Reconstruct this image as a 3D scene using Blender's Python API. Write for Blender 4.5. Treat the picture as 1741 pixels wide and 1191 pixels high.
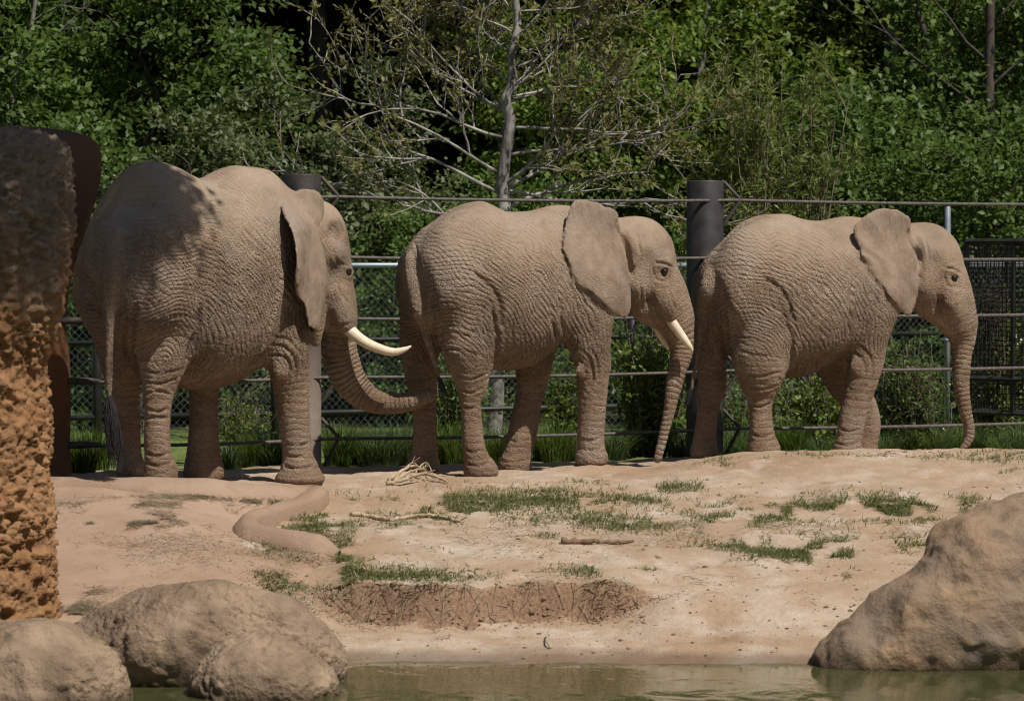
import bpy, math, random, time
import numpy as np
from mathutils import Vector, Matrix

# ---------------------------------------------------------------- camera, sky, sun, exposure
T0 = time.time()
for o in list(bpy.data.objects): bpy.data.objects.remove(o)
SC = bpy.context.scene
COL = SC.collection
R = math.radians
FPX, W0, H0 = 6117.0, 1741.0, 1191.0
CAM_Z = 1.8
PITCH = math.atan((H0/2 - 440.0)/FPX)

cam = bpy.data.cameras.new('camera')
cam.sensor_width = 36.0
cam.lens = 36.0*FPX/W0
cam.clip_start = 0.5; cam.clip_end = 600
cam.dof.use_dof = True; cam.dof.focus_distance = 29.6; cam.dof.aperture_fstop = 3.6
camo = bpy.data.objects.new('camera', cam); COL.objects.link(camo)
camo.location = (0, 0, CAM_Z); camo.rotation_euler = (R(90) - PITCH, 0, 0)
SC.camera = camo

SUN_EL, SUN_AZ = R(55), R(43)          # azimuth measured from -Y (towards the camera) to +X
SUN = Vector((math.cos(SUN_EL)*math.sin(SUN_AZ), -math.cos(SUN_EL)*math.cos(SUN_AZ), math.sin(SUN_EL)))
world = bpy.data.worlds.new('World'); SC.world = world; world.use_nodes = True
wn = world.node_tree.nodes; wn.clear()
sky = wn.new('ShaderNodeTexSky'); sky.sky_type = 'NISHITA'; sky.sun_disc = False
sky.sun_elevation = SUN_EL; sky.sun_rotation = math.pi - SUN_AZ
bg = wn.new('ShaderNodeBackground'); bg.inputs[1].default_value = 0.055
wo = wn.new('ShaderNodeOutputWorld')
world.node_tree.links.new(sky.outputs[0], bg.inputs[0]); world.node_tree.links.new(bg.outputs[0], wo.inputs[0])
sl = bpy.data.lights.new('sun', 'SUN'); sl.energy = 5.0; sl.angle = R(0.53); sl.color = (1.0, 0.94, 0.86)
so = bpy.data.objects.new('sun', sl); COL.objects.link(so)
so.rotation_euler = SUN.to_track_quat('Z', 'Y').to_euler(); so.location = (20, -10, 30)
vs = SC.view_settings
vs.view_transform = 'Standard'; vs.look = 'None'; vs.exposure = 0.0; vs.gamma = 1.0; vs.use_curve_mapping = False
SC.render.engine = 'CYCLES'
cy = SC.cycles
cy.max_bounces = 3; cy.diffuse_bounces = 2; cy.glossy_bounces = 2; cy.transmission_bounces = 2; cy.transparent_max_bounces = 6
cy.use_denoising = True; cy.caustics_reflective = False; cy.caustics_refractive = False
cy.sample_clamp_indirect = 6.0; cy.adaptive_threshold = 0.02; cy.pixel_filter_type = 'BLACKMAN_HARRIS'; cy.filter_width = 1.2
cy.denoiser = 'OPENIMAGEDENOISE'; cy.denoising_input_passes = 'RGB_ALBEDO_NORMAL'; cy.denoising_prefilter = 'FAST'

# ---------------------------------------------------------------- helpers
_cp, _sp = math.cos(PITCH), math.sin(PITCH)
def ray(px, py):
    u = (px - W0/2)/FPX; v = (H0/2 - py)/FPX
    return np.array((u, _cp + v*_sp, -_sp + v*_cp))
def at(px, py, Y):                       # point seen at a place of the photograph, Y metres away
    d = ray(px, py); t = Y/d[1]
    return np.array((0, 0, CAM_Z)) + d*t
def atz(px, py, z):
    d = ray(px, py); t = (z - CAM_Z)/d[2]
    return np.array((0, 0, CAM_Z)) + d*t

def tag(o, label=None, cat=None, group=None, kind=None):
    if label: o['label'] = label
    if cat: o['category'] = cat
    if group: o['group'] = group
    if kind: o['kind'] = kind
    return o
def empty(name, loc=(0, 0, 0), rz=0):
    o = bpy.data.objects.new(name, None); COL.objects.link(o)
    o.location = loc; o.rotation_euler = (0, 0, rz); return o
def mesh_obj(name, verts, faces, mat, parent=None, smooth=True, loc=None):
    m = bpy.data.meshes.new(name)
    verts = np.asarray(verts, np.float32).reshape(-1, 3)
    if isinstance(faces, np.ndarray):
        n, k = faces.shape
        m.vertices.add(len(verts)); m.vertices.foreach_set('co', verts.ravel())
        m.loops.add(n*k); m.loops.foreach_set('vertex_index', faces.astype(np.int32).ravel())
        m.polygons.add(n); m.polygons.foreach_set('loop_start', np.arange(0, n*k, k, dtype=np.int32))
        m.update(calc_edges=True); m.validate()
    else:
        m.from_pydata([tuple(v) for v in verts], [], faces)
    if smooth: m.polygons.foreach_set('use_smooth', np.ones(len(m.polygons), bool))
    if mat: m.materials.append(mat)
    o = bpy.data.objects.new(name, m); COL.objects.link(o)
    if parent: o.parent = parent
    if loc is not None: o.location = loc
    return o
def copy_tree(o, parent=None):
    c = o.copy(); COL.objects.link(c); c.parent = parent
    for ch in o.children: copy_tree(ch, c)
    return c

def catmull(pts, n=8):
    p = np.asarray(pts, float)
    if len(p) < 3:
        return np.array([p[0] + (p[-1]-p[0])*t for t in np.linspace(0, 1, n+1)])
    q = np.vstack([2*p[0]-p[1], p, 2*p[-1]-p[-2]])
    out = []
    for i in range(len(p)-1):
        a, b, c, d = q[i], q[i+1], q[i+2], q[i+3]
        for t in np.arange(n)/n:
            out.append(0.5*((2*b) + (-a+c)*t + (2*a-5*b+4*c-d)*t*t + (-a+3*b-3*c+d)*t**3))
    out.append(p[-1]); return np.array(out)

# vectorised noise ------------------------------------------------
def _hash(ix, iy, iz, s):
    h = (ix.astype(np.uint32)*np.uint32(374761393) + iy.astype(np.uint32)*np.uint32(668265263)
         + iz.astype(np.uint32)*np.uint32(2147483647) + np.uint32((s*974711) & 0xffffffff))
    h = (h ^ (h >> np.uint32(13)))*np.uint32(1274126177)
    h = (h ^ (h >> np.uint32(15)))*np.uint32(2246822519)
    h = h ^ (h >> np.uint32(16))
    return (h & np.uint32(0xffffff)).astype(np.float32)/np.float32(0xffffff)
def vnoise(p, s=0):                       # smooth value noise in [-1,1], p (n,3)
    p = np.asarray(p, np.float64); f = np.floor(p); i = f.astype(np.int64); t = p - f
    t = t*t*t*(t*(t*6-15)+10)
    r = 0
    for dx in (0, 1):
        wx = t[:, 0] if dx else 1-t[:, 0]
        for dy in (0, 1):
            wy = t[:, 1] if dy else 1-t[:, 1]
            for dz in (0, 1):
                wz = t[:, 2] if dz else 1-t[:, 2]
                r = r + wx*wy*wz*_hash(i[:, 0]+dx, i[:, 1]+dy, i[:, 2]+dz, s)
    return r*2-1
def fbm(p, s=0, o=4, g=0.5):
    a, r, q = 1.0, 0, np.asarray(p, float)
    for k in range(o):
        r = r + a*vnoise(q, s+k*7); q = q*2.03 + 3.1; a *= g
    return r
def worley_edge(p, s=0):                  # distance between the two nearest cell points: 0 on the cracks
    p = np.asarray(p, np.float64); f = np.floor(p).astype(np.int64)
    d1 = np.full(len(p), 9.0); d2 = np.full(len(p), 9.0)
    for dx in (-1, 0, 1):
        for dy in (-1, 0, 1):
            for dz in (-1, 0, 1):
                c = f + (dx, dy, dz)
                q = np.stack([c[:, 0]+_hash(c[:, 0], c[:, 1], c[:, 2], s), c[:, 1]+_hash(c[:, 0], c[:, 1], c[:, 2], s+1),
                              c[:, 2]+_hash(c[:, 0], c[:, 1], c[:, 2], s+2)], 1)
                d = np.sqrt(((p-q)**2).sum(1))
                m = d < d1
                d2 = np.where(m, d1, np.minimum(d2, d)); d1 = np.where(m, d, d1)
    return d2 - d1
def sstep(a, b, x):
    t = np.clip((x-a)/(b-a), 0, 1); return t*t*(3-2*t)

# signed-distance modelling ---------------------------------------
class Field:
    def __init__(self, lo, hi, h):
        self.lo = np.array(lo, float); self.h = h
        self.n = np.ceil((np.array(hi)-self.lo)/h).astype(int)+1
        self.F = np.full(self.n, 1.0, np.float32); self.G = {}
        self.ax = [self.lo[i]+h*np.arange(self.n[i]) for i in range(3)]
    def add(self, fn, lo, hi, k=0.05, group=None, sub=False):
        m = k + 0.09
        a = np.maximum(np.floor((np.array(lo)-m-self.lo)/self.h).astype(int), 0)
        b = np.minimum(np.ceil((np.array(hi)+m-self.lo)/self.h).astype(int)+1, self.n)
        if (b <= a).any(): return
        s = tuple(slice(a[i], b[i]) for i in range(3))
        X, Y, Z = np.meshgrid(*[self.ax[i][a[i]:b[i]].astype(np.float32) for i in range(3)], indexing='ij', sparse=True)
        d = fn(X, Y, Z).astype(np.float32)
        A = self.F[s]
        if sub:
            d = -d
            if k > 0:
                hh = np.maximum(k - np.abs(A-d), 0)/k; self.F[s] = np.maximum(A, d) + hh*hh*k*0.25
            else: self.F[s] = np.maximum(A, d)
            return
        if k > 0:
            hh = np.maximum(k - np.abs(A-d), 0)/k; self.F[s] = np.minimum(A, d) - hh*hh*k*0.25
        else: self.F[s] = np.minimum(A, d)
        if group:
            if group not in self.G: self.G[group] = np.full(self.n, 1.0, np.float32)
            self.G[group][s] = np.minimum(self.G[group][s], d)
    def ell(self, c, r, k=0.06, group=None, sub=False, rot=None):
        c = np.array(c, float); r = np.array(r, float)
        R3 = None if rot is None else np.array(Matrix.Rotation(rot[1], 3, rot[0]))
        def fn(X, Y, Z):
            x, y, z = X-c[0], Y-c[1], Z-c[2]
            if R3 is not None:
                x, y, z = (R3[0, 0]*x+R3[1, 0]*y+R3[2, 0]*z, R3[0, 1]*x+R3[1, 1]*y+R3[2, 1]*z, R3[0, 2]*x+R3[1, 2]*y+R3[2, 2]*z)
            k0 = np.sqrt((x/r[0])**2+(y/r[1])**2+(z/r[2])**2)
            k1 = np.sqrt((x/r[0]**2)**2+(y/r[1]**2)**2+(z/r[2]**2)**2)
            return k0*(k0-1)/np.maximum(k1, 1e-6)
        m = r.max() if rot is not None else r
        self.add(fn, c-m, c+m, k, group, sub)
    def chain(self, pts, k=0.05, group=None, sy=1.0, n=5, sub=False):
        """pts: (x,y,z,r) ; sy squeezes the section sideways"""
        q = catmull(pts, n)
        q[:, 3] = np.maximum(q[:, 3], 0.004)
        lo = (q[:, :3]-q[:, 3:]).min(0); hi = (q[:, :3]+q[:, 3:]).max(0)
        def fn(X, Y, Z):
            best = None
            for a, b in zip(q[:-1], q[1:]):
                v = b[:3]-a[:3]; v = v*np.array((1, 1/sy, 1)); L2 = max((v*v).sum(), 1e-9)
                x, y, z = X-a[0], (Y-a[1])/sy, Z-a[2]
                t = np.clip((x*v[0]+y*v[1]+z*v[2])/L2, 0, 1)
                d = np.sqrt((x-t*v[0])**2+(y-t*v[1])**2+(z-t*v[2])**2) - (a[3]+t*(b[3]-a[3]))
                best = d if best is None else np.minimum(best, d)
            return best*min(1.0, (1+sy)/2)
        self.add(fn, lo, hi, k, group, sub)
    def sample(self, A, P):
        g = (P-self.lo)/self.h; i = np.clip(np.floor(g).astype(int), 0, np.array(A.shape)-2); t = g-i
        r = 0
        for dx in (0, 1):
            for dy in (0, 1):
                for dz in (0, 1):
                    w = (t[:, 0] if dx else 1-t[:, 0])*(t[:, 1] if dy else 1-t[:, 1])*(t[:, 2] if dz else 1-t[:, 2])
                    r = r + w*A[i[:, 0]+dx, i[:, 1]+dy, i[:, 2]+dz]
        return r
    def mesh(self):                        # naive surface nets
        F = self.F; n = self.n
        F[0] = F[-1] = 1; F[:, 0] = F[:, -1] = 1; F[:, :, 0] = F[:, :, -1] = 1
        S = F < 0
        c = np.zeros(n-1, np.uint8)
        for dx in (0, 1):
            for dy in (0, 1):
                for dz in (0, 1):
                    c += S[dx:n[0]-1+dx, dy:n[1]-1+dy, dz:n[2]-1+dz]
        act = (c > 0) & (c < 8)
        idx = np.full(n-1, -1, np.int32); I = np.argwhere(act); idx[act] = np.arange(len(I))
        acc = np.zeros((len(I), 3)); cnt = np.zeros(len(I))
        for ax in range(3):
            o1, o2 = [a for a in range(3) if a != ax]
            for u in (0, 1):
                for v in (0, 1):
                    a = I.copy(); a[:, o1] += u; a[:, o2] += v
                    b = a.copy(); b[:, ax] += 1
                    fa = F[a[:, 0], a[:, 1], a[:, 2]]; fb = F[b[:, 0], b[:, 1], b[:, 2]]
                    m = (fa < 0) != (fb < 0)
                    t = np.where(m, fa/np.where(m, fa-fb, 1), 0)
                    p = a.astype(float); p[:, ax] += t
                    acc += np.where(m[:, None], p, 0); cnt += m
        V = self.lo + self.h*acc/np.maximum(cnt, 1)[:, None]
        Q = []
        for ax in range(3):
            o1, o2 = [(1, 2), (2, 0), (0, 1)][ax]
            sl0 = [slice(None)]*3; sl1 = [slice(None)]*3
            sl0[ax] = slice(0, n[ax]-1); sl1[ax] = slice(1, n[ax])
            A, B = S[tuple(sl0)], S[tuple(sl1)]
            E = np.argwhere(A != B)
            E = E[(E[:, o1] > 0) & (E[:, o2] > 0)]
            s = A[E[:, 0], E[:, 1], E[:, 2]]
            def g(u, v):
                e = E.copy(); e[:, o1] -= u; e[:, o2] -= v
                return idx[np.minimum(e[:, 0], n[0]-2), np.minimum(e[:, 1], n[1]-2), np.minimum(e[:, 2], n[2]-2)]
            q = np.stack([g(0, 0), g(1, 0), g(1, 1), g(0, 1)], 1)
            q[~s] = q[~s][:, ::-1]
            Q.append(q)
        Q = np.vstack(Q); Q = Q[(Q >= 0).all(1)]
        return V, Q

def laplace(V, Q, it=2, lam=0.5):
    E = np.vstack([Q[:, [0, 1]], Q[:, [1, 2]], Q[:, [2, 3]], Q[:, [3, 0]]])
    for _ in range(it):
        acc = np.zeros_like(V)
        cnt = np.bincount(E[:, 0], minlength=len(V)).astype(float)+np.bincount(E[:, 1], minlength=len(V))
        for a in range(3):
            acc[:, a] = np.bincount(E[:, 0], V[E[:, 1], a], len(V)) + np.bincount(E[:, 1], V[E[:, 0], a], len(V))
        V = V + lam*(acc/np.maximum(cnt, 1)[:, None]-V)
    return V
def subdivide(V, Q):
    """one Catmull-Clark step on closed quads"""
    nv, nf = len(V), len(Q)
    E = np.stack([Q, np.roll(Q, -1, 1)], 2).reshape(-1, 2); Es = np.sort(E, 1)
    key = Es[:, 0].astype(np.int64)*nv+Es[:, 1]
    uk, inv = np.unique(key, return_inverse=True); ne = len(uk)
    ea, eb = uk//nv, uk % nv
    fp = V[Q].mean(1)
    fidx = np.repeat(np.arange(nf), 4)
    ef = np.zeros((ne, 3)); ec = np.bincount(inv, minlength=ne).astype(float)
    for a in range(3): ef[:, a] = np.bincount(inv, fp[fidx, a], ne)
    em = (V[ea]+V[eb])/2
    ep = np.where((ec >= 2)[:, None], (em+ef/np.maximum(ec, 1)[:, None])/2, em)
    val = np.bincount(Q.ravel(), minlength=nv).astype(float); vf = np.zeros((nv, 3)); ve = np.zeros((nv, 3)); evn = np.bincount(ea, minlength=nv)+np.bincount(eb, minlength=nv)
    for a in range(3):
        vf[:, a] = np.bincount(Q.ravel(), np.repeat(fp[:, a], 4), nv)
        ve[:, a] = np.bincount(ea, em[:, a], nv)+np.bincount(eb, em[:, a], nv)
    vv = np.maximum(val, 1)[:, None]
    vp = (vf/vv + 2*ve/np.maximum(evn, 1)[:, None] + (vv-3)*V)/vv
    ee = (nv+inv).reshape(nf, 4); fi = (nv+ne+np.arange(nf))
    q = np.empty((nf, 4, 4), np.int64)
    for c in range(4):
        q[:, c, 0] = Q[:, c]; q[:, c, 1] = ee[:, c]; q[:, c, 2] = fi; q[:, c, 3] = ee[:, c-1]
    return np.vstack([vp, ep, fp]), q.reshape(-1, 4)
def vnormals(V, Q):
    a = V[Q[:, 2]]-V[Q[:, 0]]; b = V[Q[:, 3]]-V[Q[:, 1]]
    fn = np.cross(a, b); N = np.zeros_like(V)
    for c in range(4):
        for k in range(3): N[:, k] += np.bincount(Q[:, c], fn[:, k], len(V))
    return N/np.maximum(np.linalg.norm(N, axis=1), 1e-9)[:, None]
def add_attr(me, name, data):
    data = np.asarray(data, np.float32)
    if data.ndim == 1:
        a = me.attributes.new(name, 'FLOAT', 'POINT'); a.data.foreach_set('value', data)
    else:
        a = me.attributes.new(name, 'FLOAT_VECTOR', 'POINT'); a.data.foreach_set('vector', data.ravel())

def tube(pts, rad, sides=8, cap=True):
    """swept tube; pts (n,3), rad scalar or list; returns verts, quad/tri faces"""
    p = np.asarray(pts, float); n = len(p)
    rad = np.broadcast_to(np.asarray(rad, float), (n,))
    t = np.gradient(p, axis=0); t /= np.maximum(np.linalg.norm(t, axis=1), 1e-9)[:, None]
    ref = np.array((0, 0, 1.0)) if abs(t[0, 2]) < 0.9 else np.array((1.0, 0, 0))
    u = np.cross(t[0], ref); u /= np.linalg.norm(u)
    V = []
    ang = np.arange(sides)*2*math.pi/sides
    for i in range(n):
        u = u - t[i]*np.dot(u, t[i]); u /= max(np.linalg.norm(u), 1e-9); w = np.cross(t[i], u)
        V.append(p[i] + rad[i]*(np.cos(ang)[:, None]*u + np.sin(ang)[:, None]*w))
    V = np.vstack(V); F = []
    for i in range(n-1):
        for j in range(sides):
            k = (j+1) % sides
            F.append((i*sides+j, i*sides+k, (i+1)*sides+k, (i+1)*sides+j))
    if cap:
        F.append(tuple(range(sides))[::-1]); F.append(tuple((n-1)*sides+j for j in range(sides)))
    return V, F
class MB:
    def __init__(self): self.v = []; self.f = []; self.n = 0
    def add(self, V, F):
        V = np.asarray(V, float); self.v.append(V); self.f += [tuple(i+self.n for i in f) for f in F]; self.n += len(V); return self
    def tube(self, pts, rad, sides=8, cap=True): return self.add(*tube(pts, rad, sides, cap))
    def box(self, lo, hi, M=None):
        x0, y0, z0 = lo; x1, y1, z1 = hi
        V = np.array([(x0, y0, z0), (x1, y0, z0), (x1, y1, z0), (x0, y1, z0), (x0, y0, z1), (x1, y0, z1), (x1, y1, z1), (x0, y1, z1)], float)
        if M is not None: V = np.array([M @ Vector(v) for v in V])
        return self.add(V, [(0, 3, 2, 1), (4, 5, 6, 7), (0, 1, 5, 4), (1, 2, 6, 5), (2, 3, 7, 6), (3, 0, 4, 7)])
    def build(self, name, mat, parent=None, smooth=True, loc=None):
        return mesh_obj(name, np.vstack(self.v), self.f, mat, parent, smooth, loc)

# node helper ------------------------------------------------------
class NT:
    def __init__(self, name, rough=0.8, spec=0.3):
        self.m = bpy.data.materials.new(name); self.m.use_nodes = True
        self.t = self.m.node_tree; self.n = self.t.nodes
        self.b = self.n['Principled BSDF']; self.b.inputs['Roughness'].default_value = rough
        self.b.inputs['Specular IOR Level'].default_value = spec
    def N(self, kind, ins=None, **kw):
        x = self.n.new('ShaderNode'+kind)
        for k, v in kw.items(): setattr(x, k, v)
        for k, v in (ins or {}).items(): self.L(v, x.inputs[k])
        return x
    def L(self, a, b):
        if hasattr(a, 'is_linked'): self.t.links.new(a, b)
        elif hasattr(a, 'outputs'): self.t.links.new(a.outputs[0], b)
        else: b.default_value = a
    def math(self, op, a, b=0.0, c=None):
        x = self.N('Math', operation=op); self.L(a, x.inputs[0]); self.L(b, x.inputs[1])
        if c is not None: self.L(c, x.inputs[2])
        return x.outputs[0]
    def vmath(self, op, a, b=(0, 0, 0)):
        x = self.N('VectorMath', operation=op); self.L(a, x.inputs[0])
        if op == 'SCALE': self.L(b, x.inputs['Scale'])
        else: self.L(b, x.inputs[1])
        return x.outputs[0]
    def ramp(self, f, stops):
        x = self.N('ValToRGB'); self.L(f, x.inputs[0]); e = x.color_ramp.elements
        while len(e) < len(stops): e.new(0.5)
        for el, (p, c) in zip(e, stops):
            el.position = p; el.color = (*c, 1) if not isinstance(c, (int, float)) else (c, c, c, 1)
        return x.outputs[0]
    def mix(self, f, a, b, mode='MIX'):
        x = self.N('Mix', data_type='RGBA', blend_type=mode)
        self.L(f, x.inputs[0])
        for v, s in ((a, x.inputs[6]), (b, x.inputs[7])):
            self.L((*v, 1) if isinstance(v, tuple) and len(v) == 3 else v, s)
        return x.outputs[2]
    def noise(self, vec, scale, detail=4, rough=0.55, dist=0.0):
        x = self.N('TexNoise', {'Scale': scale, 'Detail': detail, 'Roughness': rough, 'Distortion': dist})
        if vec is not None: self.L(vec, x.inputs['Vector'])
        return x.outputs[0]
    def attr(self, name):
        return self.N('Attribute', attribute_name=name)
    def obj(self): return self.N('TexCoord').outputs['Object']
    def pos(self): return self.N('NewGeometry').outputs['Position']
    def color(self, c): self.L((*c, 1) if isinstance(c, tuple) else c, self.b.inputs['Base Color']); return self
    def bump(self, h, strength=0.5, dist=0.02, normal=None):
        x = self.N('Bump', {'Strength': strength, 'Distance': dist}); self.L(h, x.inputs['Height'])
        if normal is not None: self.L(normal, x.inputs['Normal'])
        self.t.links.new(x.outputs[0], self.b.inputs['Normal']); return x.outputs[0]
# ---------------------------------------------------------------- elephant materials
def make_skin():
    t = NT('elephant_hide', 0.82, 0.25)
    P = t.obj()
    A = {k: t.attr(k).outputs['Fac'] for k in ('wear', 'wleg', 'wtrunk', 'whead', 'upper', 'wbody', 'phA', 'phB', 'phL', 'phT', 'wtail')}
    info = t.N('ObjectInfo').outputs['Random']
    n1 = t.noise(P, 2.3, 5, 0.6); n2 = t.noise(P, 9, 6, 0.65); n3 = t.noise(P, 55, 4, 0.7); n0 = t.noise(P, 0.9, 3)
    c = t.ramp(n1, [(0.25, (0.150, 0.100, 0.064)), (0.5, (0.285, 0.203, 0.137)), (0.72, (0.42, 0.322, 0.235))])
    c = t.mix(t.math('MULTIPLY', t.ramp(n2, [(0.4, 0.0), (0.7, 1.0)]), 0.45), c, (0.335, 0.255, 0.18))       # dust
    c = t.mix(t.math('MULTIPLY', A['upper'], t.ramp(n0, [(0.3, 0.15), (0.65, 0.6)])), c, (0.305, 0.232, 0.163))
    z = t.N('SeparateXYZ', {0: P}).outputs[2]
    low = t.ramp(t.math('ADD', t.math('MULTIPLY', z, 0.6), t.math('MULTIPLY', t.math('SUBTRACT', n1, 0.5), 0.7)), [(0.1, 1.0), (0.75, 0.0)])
    c = t.mix(t.math('MULTIPLY', low, 0.6), c, (0.205, 0.128, 0.082))                                          # red mud on the legs, deepened with shade put into the colour
    red = t.ramp(t.noise(P, 3.7, 4), [(0.54, 0.0), (0.72, 0.4)])
    c = t.mix(red, c, (0.28, 0.165, 0.098))
    c = t.mix(t.math('MULTIPLY', A['wear'], 0.75), c, t.ramp(n2, [(0.3, (0.18, 0.132, 0.094)), (0.7, (0.285, 0.215, 0.158))]))
    grey = t.ramp(t.noise(P, 1.6, 5, 0.6, 0.5), [(0.5, 0.0), (0.68, 0.55)])
    c = t.mix(grey, c, (0.30, 0.245, 0.20))
    drk = t.ramp(t.noise(P, 5.5, 6, 0.7, 0.8), [(0.56, 0.0), (0.72, 0.5)])
    c = t.mix(drk, c, (0.125, 0.083, 0.055))
    spk = t.ramp(t.noise(P, 70, 2), [(0.68, 0.0), (0.74, 1.0)])
    c = t.mix(t.math('MULTIPLY', t.math('MULTIPLY', spk, A['upper']), 0.6), c, (0.12, 0.07, 0.045))            # crumbs of mud on the back
    spk2 = t.ramp(t.noise(P, 33, 3), [(0.66, 0.0), (0.72, 1.0)])
    c = t.mix(t.math('MULTIPLY', spk2, 0.3), c, (0.15, 0.09, 0.06))
    t.color(c)
    # folds
    def groove(ph, p=0.42):
        a = t.math('ABSOLUTE', t.math('SINE', t.math('MULTIPLY', ph, 0.5)))
        return t.math('POWER', a, p)
    wv = t.vmath('SCALE', t.N('TexNoise', {'Vector': P, 'Scale': 14.0, 'Detail': 2.0}).outputs['Color'], 0.05)
    Pw = t.vmath('ADD', P, wv)
    def vor(scale, w):
        v = t.N('TexVoronoi', {'Vector': t.vmath('MULTIPLY', Pw, w), 'Scale': scale}, feature='DISTANCE_TO_EDGE')
        return t.math('POWER', t.math('MINIMUM', t.math('MULTIPLY', v.outputs['Distance'], 4.0), 1.0), 0.6)
    v1 = vor(40, (1.0, 1.0, 1.3)); v2 = vor(75, (1.15, 1.0, 0.9))
    smooth = t.math('SUBTRACT', 1.0, t.math('MULTIPLY', A['upper'], 0.82))
    noear = t.math('SUBTRACT', 1.0, t.math('MULTIPLY', A['wear'], 0.9))
    m1 = t.math('MULTIPLY', smooth, noear)
    brk = t.ramp(t.noise(P, 6, 3), [(0.36, 0.2), (0.6, 1.0)]); brk2 = t.ramp(t.noise(P, 4.3, 3), [(0.38, 0.2), (0.62, 1.0)])
    h = t.math('MULTIPLY', t.math('MULTIPLY', groove(A['phA']), brk), t.math('MULTIPLY', A['wbody'], 1.35))
    h = t.math('ADD', h, t.math('MULTIPLY', t.math('MULTIPLY', groove(A['phB']), brk2), t.math('MULTIPLY', A['wbody'], 1.1)))
    legm = t.math('SUBTRACT', A['wleg'], t.math('MULTIPLY', A['wleg'], A['wbody']))
    h = t.math('ADD', h, t.math('MULTIPLY', t.math('MULTIPLY', groove(A['phL']), brk), t.math('MULTIPLY', legm, 0.4)))
    h = t.math('ADD', h, t.math('MULTIPLY', t.math('MULTIPLY', groove(A['phT'], 0.45), brk2), t.math('MULTIPLY', A['wtrunk'], 1.0)))
    h = t.math('ADD', h, t.math('MULTIPLY', t.math('SUBTRACT', v1, t.math('MULTIPLY', t.math('MULTIPLY', v1, legm), 0.55)), t.math('SUBTRACT', 0.5, t.math('MULTIPLY', t.math('ADD', A['wtrunk'], A['whead']), 0.22))))
    h = t.math('ADD', h, t.math('MULTIPLY', v2, 0.12))
    h = t.math('MULTIPLY', h, m1)
    h = t.math('ADD', h, t.math('MULTIPLY', n3, 0.12))
    crease = t.noise(t.vmath('MULTIPLY', P, (22.0, 22.0, 7.0)), 1.0, 4, 0.6)
    h = t.math('ADD', h, t.math('MULTIPLY', crease, t.math('MULTIPLY', A['wear'], 0.8)))
    t.bump(h, 1.0, 0.03)
    return t.m
def make_simple(name, col, rough, spec=0.4, noise=0.0, scale=20.0, col2=None, bump=0.0, bscale=60.0, bdist=0.004, metal=0.0):
    t = NT(name, rough, spec); t.b.inputs['Metallic'].default_value = metal
    P = t.obj()
    if col2 is not None:
        t.color(t.mix(t.ramp(t.noise(P, scale, 5, 0.6), [(0.35, 0.0), (0.65, 1.0)]), col, col2))
    else: t.color(col)
    if bump: t.bump(t.noise(P, bscale, 5, 0.65), bump, bdist)
    return t.m
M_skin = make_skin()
M_eye = make_simple('eye_wet', (0.012, 0.008, 0.006), 0.12, 0.5)
M_ivory = make_simple('ivory', (0.62, 0.50, 0.34), 0.5, 0.4, col2=(0.74, 0.66, 0.52), scale=9, bump=0.3, bscale=30)
M_hair = make_simple('tail_bristle', (0.035, 0.03, 0.03), 0.5, 0.4)
# ---------------------------------------------------------------- elephants
VOX = 0.02
def poly_sdf(px, pz, poly):
    d = None; s = None
    n = len(poly)
    for i in range(n):
        ax, az = poly[i]; bx, bz = poly[(i+1) % n]
        ex, ez = bx-ax, bz-az; wx, wz = px-ax, pz-az
        t = np.clip((wx*ex+wz*ez)/(ex*ex+ez*ez+1e-12), 0, 1)
        q = (wx-t*ex)**2+(wz-t*ez)**2
        d = q if d is None else np.minimum(d, q)
        c = ((az <= pz) & (bz > pz) & (ex*wz > wx*ez)) | ((az > pz) & (bz <= pz) & (ex*wz < wx*ez))
        s = c if s is None else s ^ c
    return np.where(s, -1, 1)*np.sqrt(d)

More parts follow.
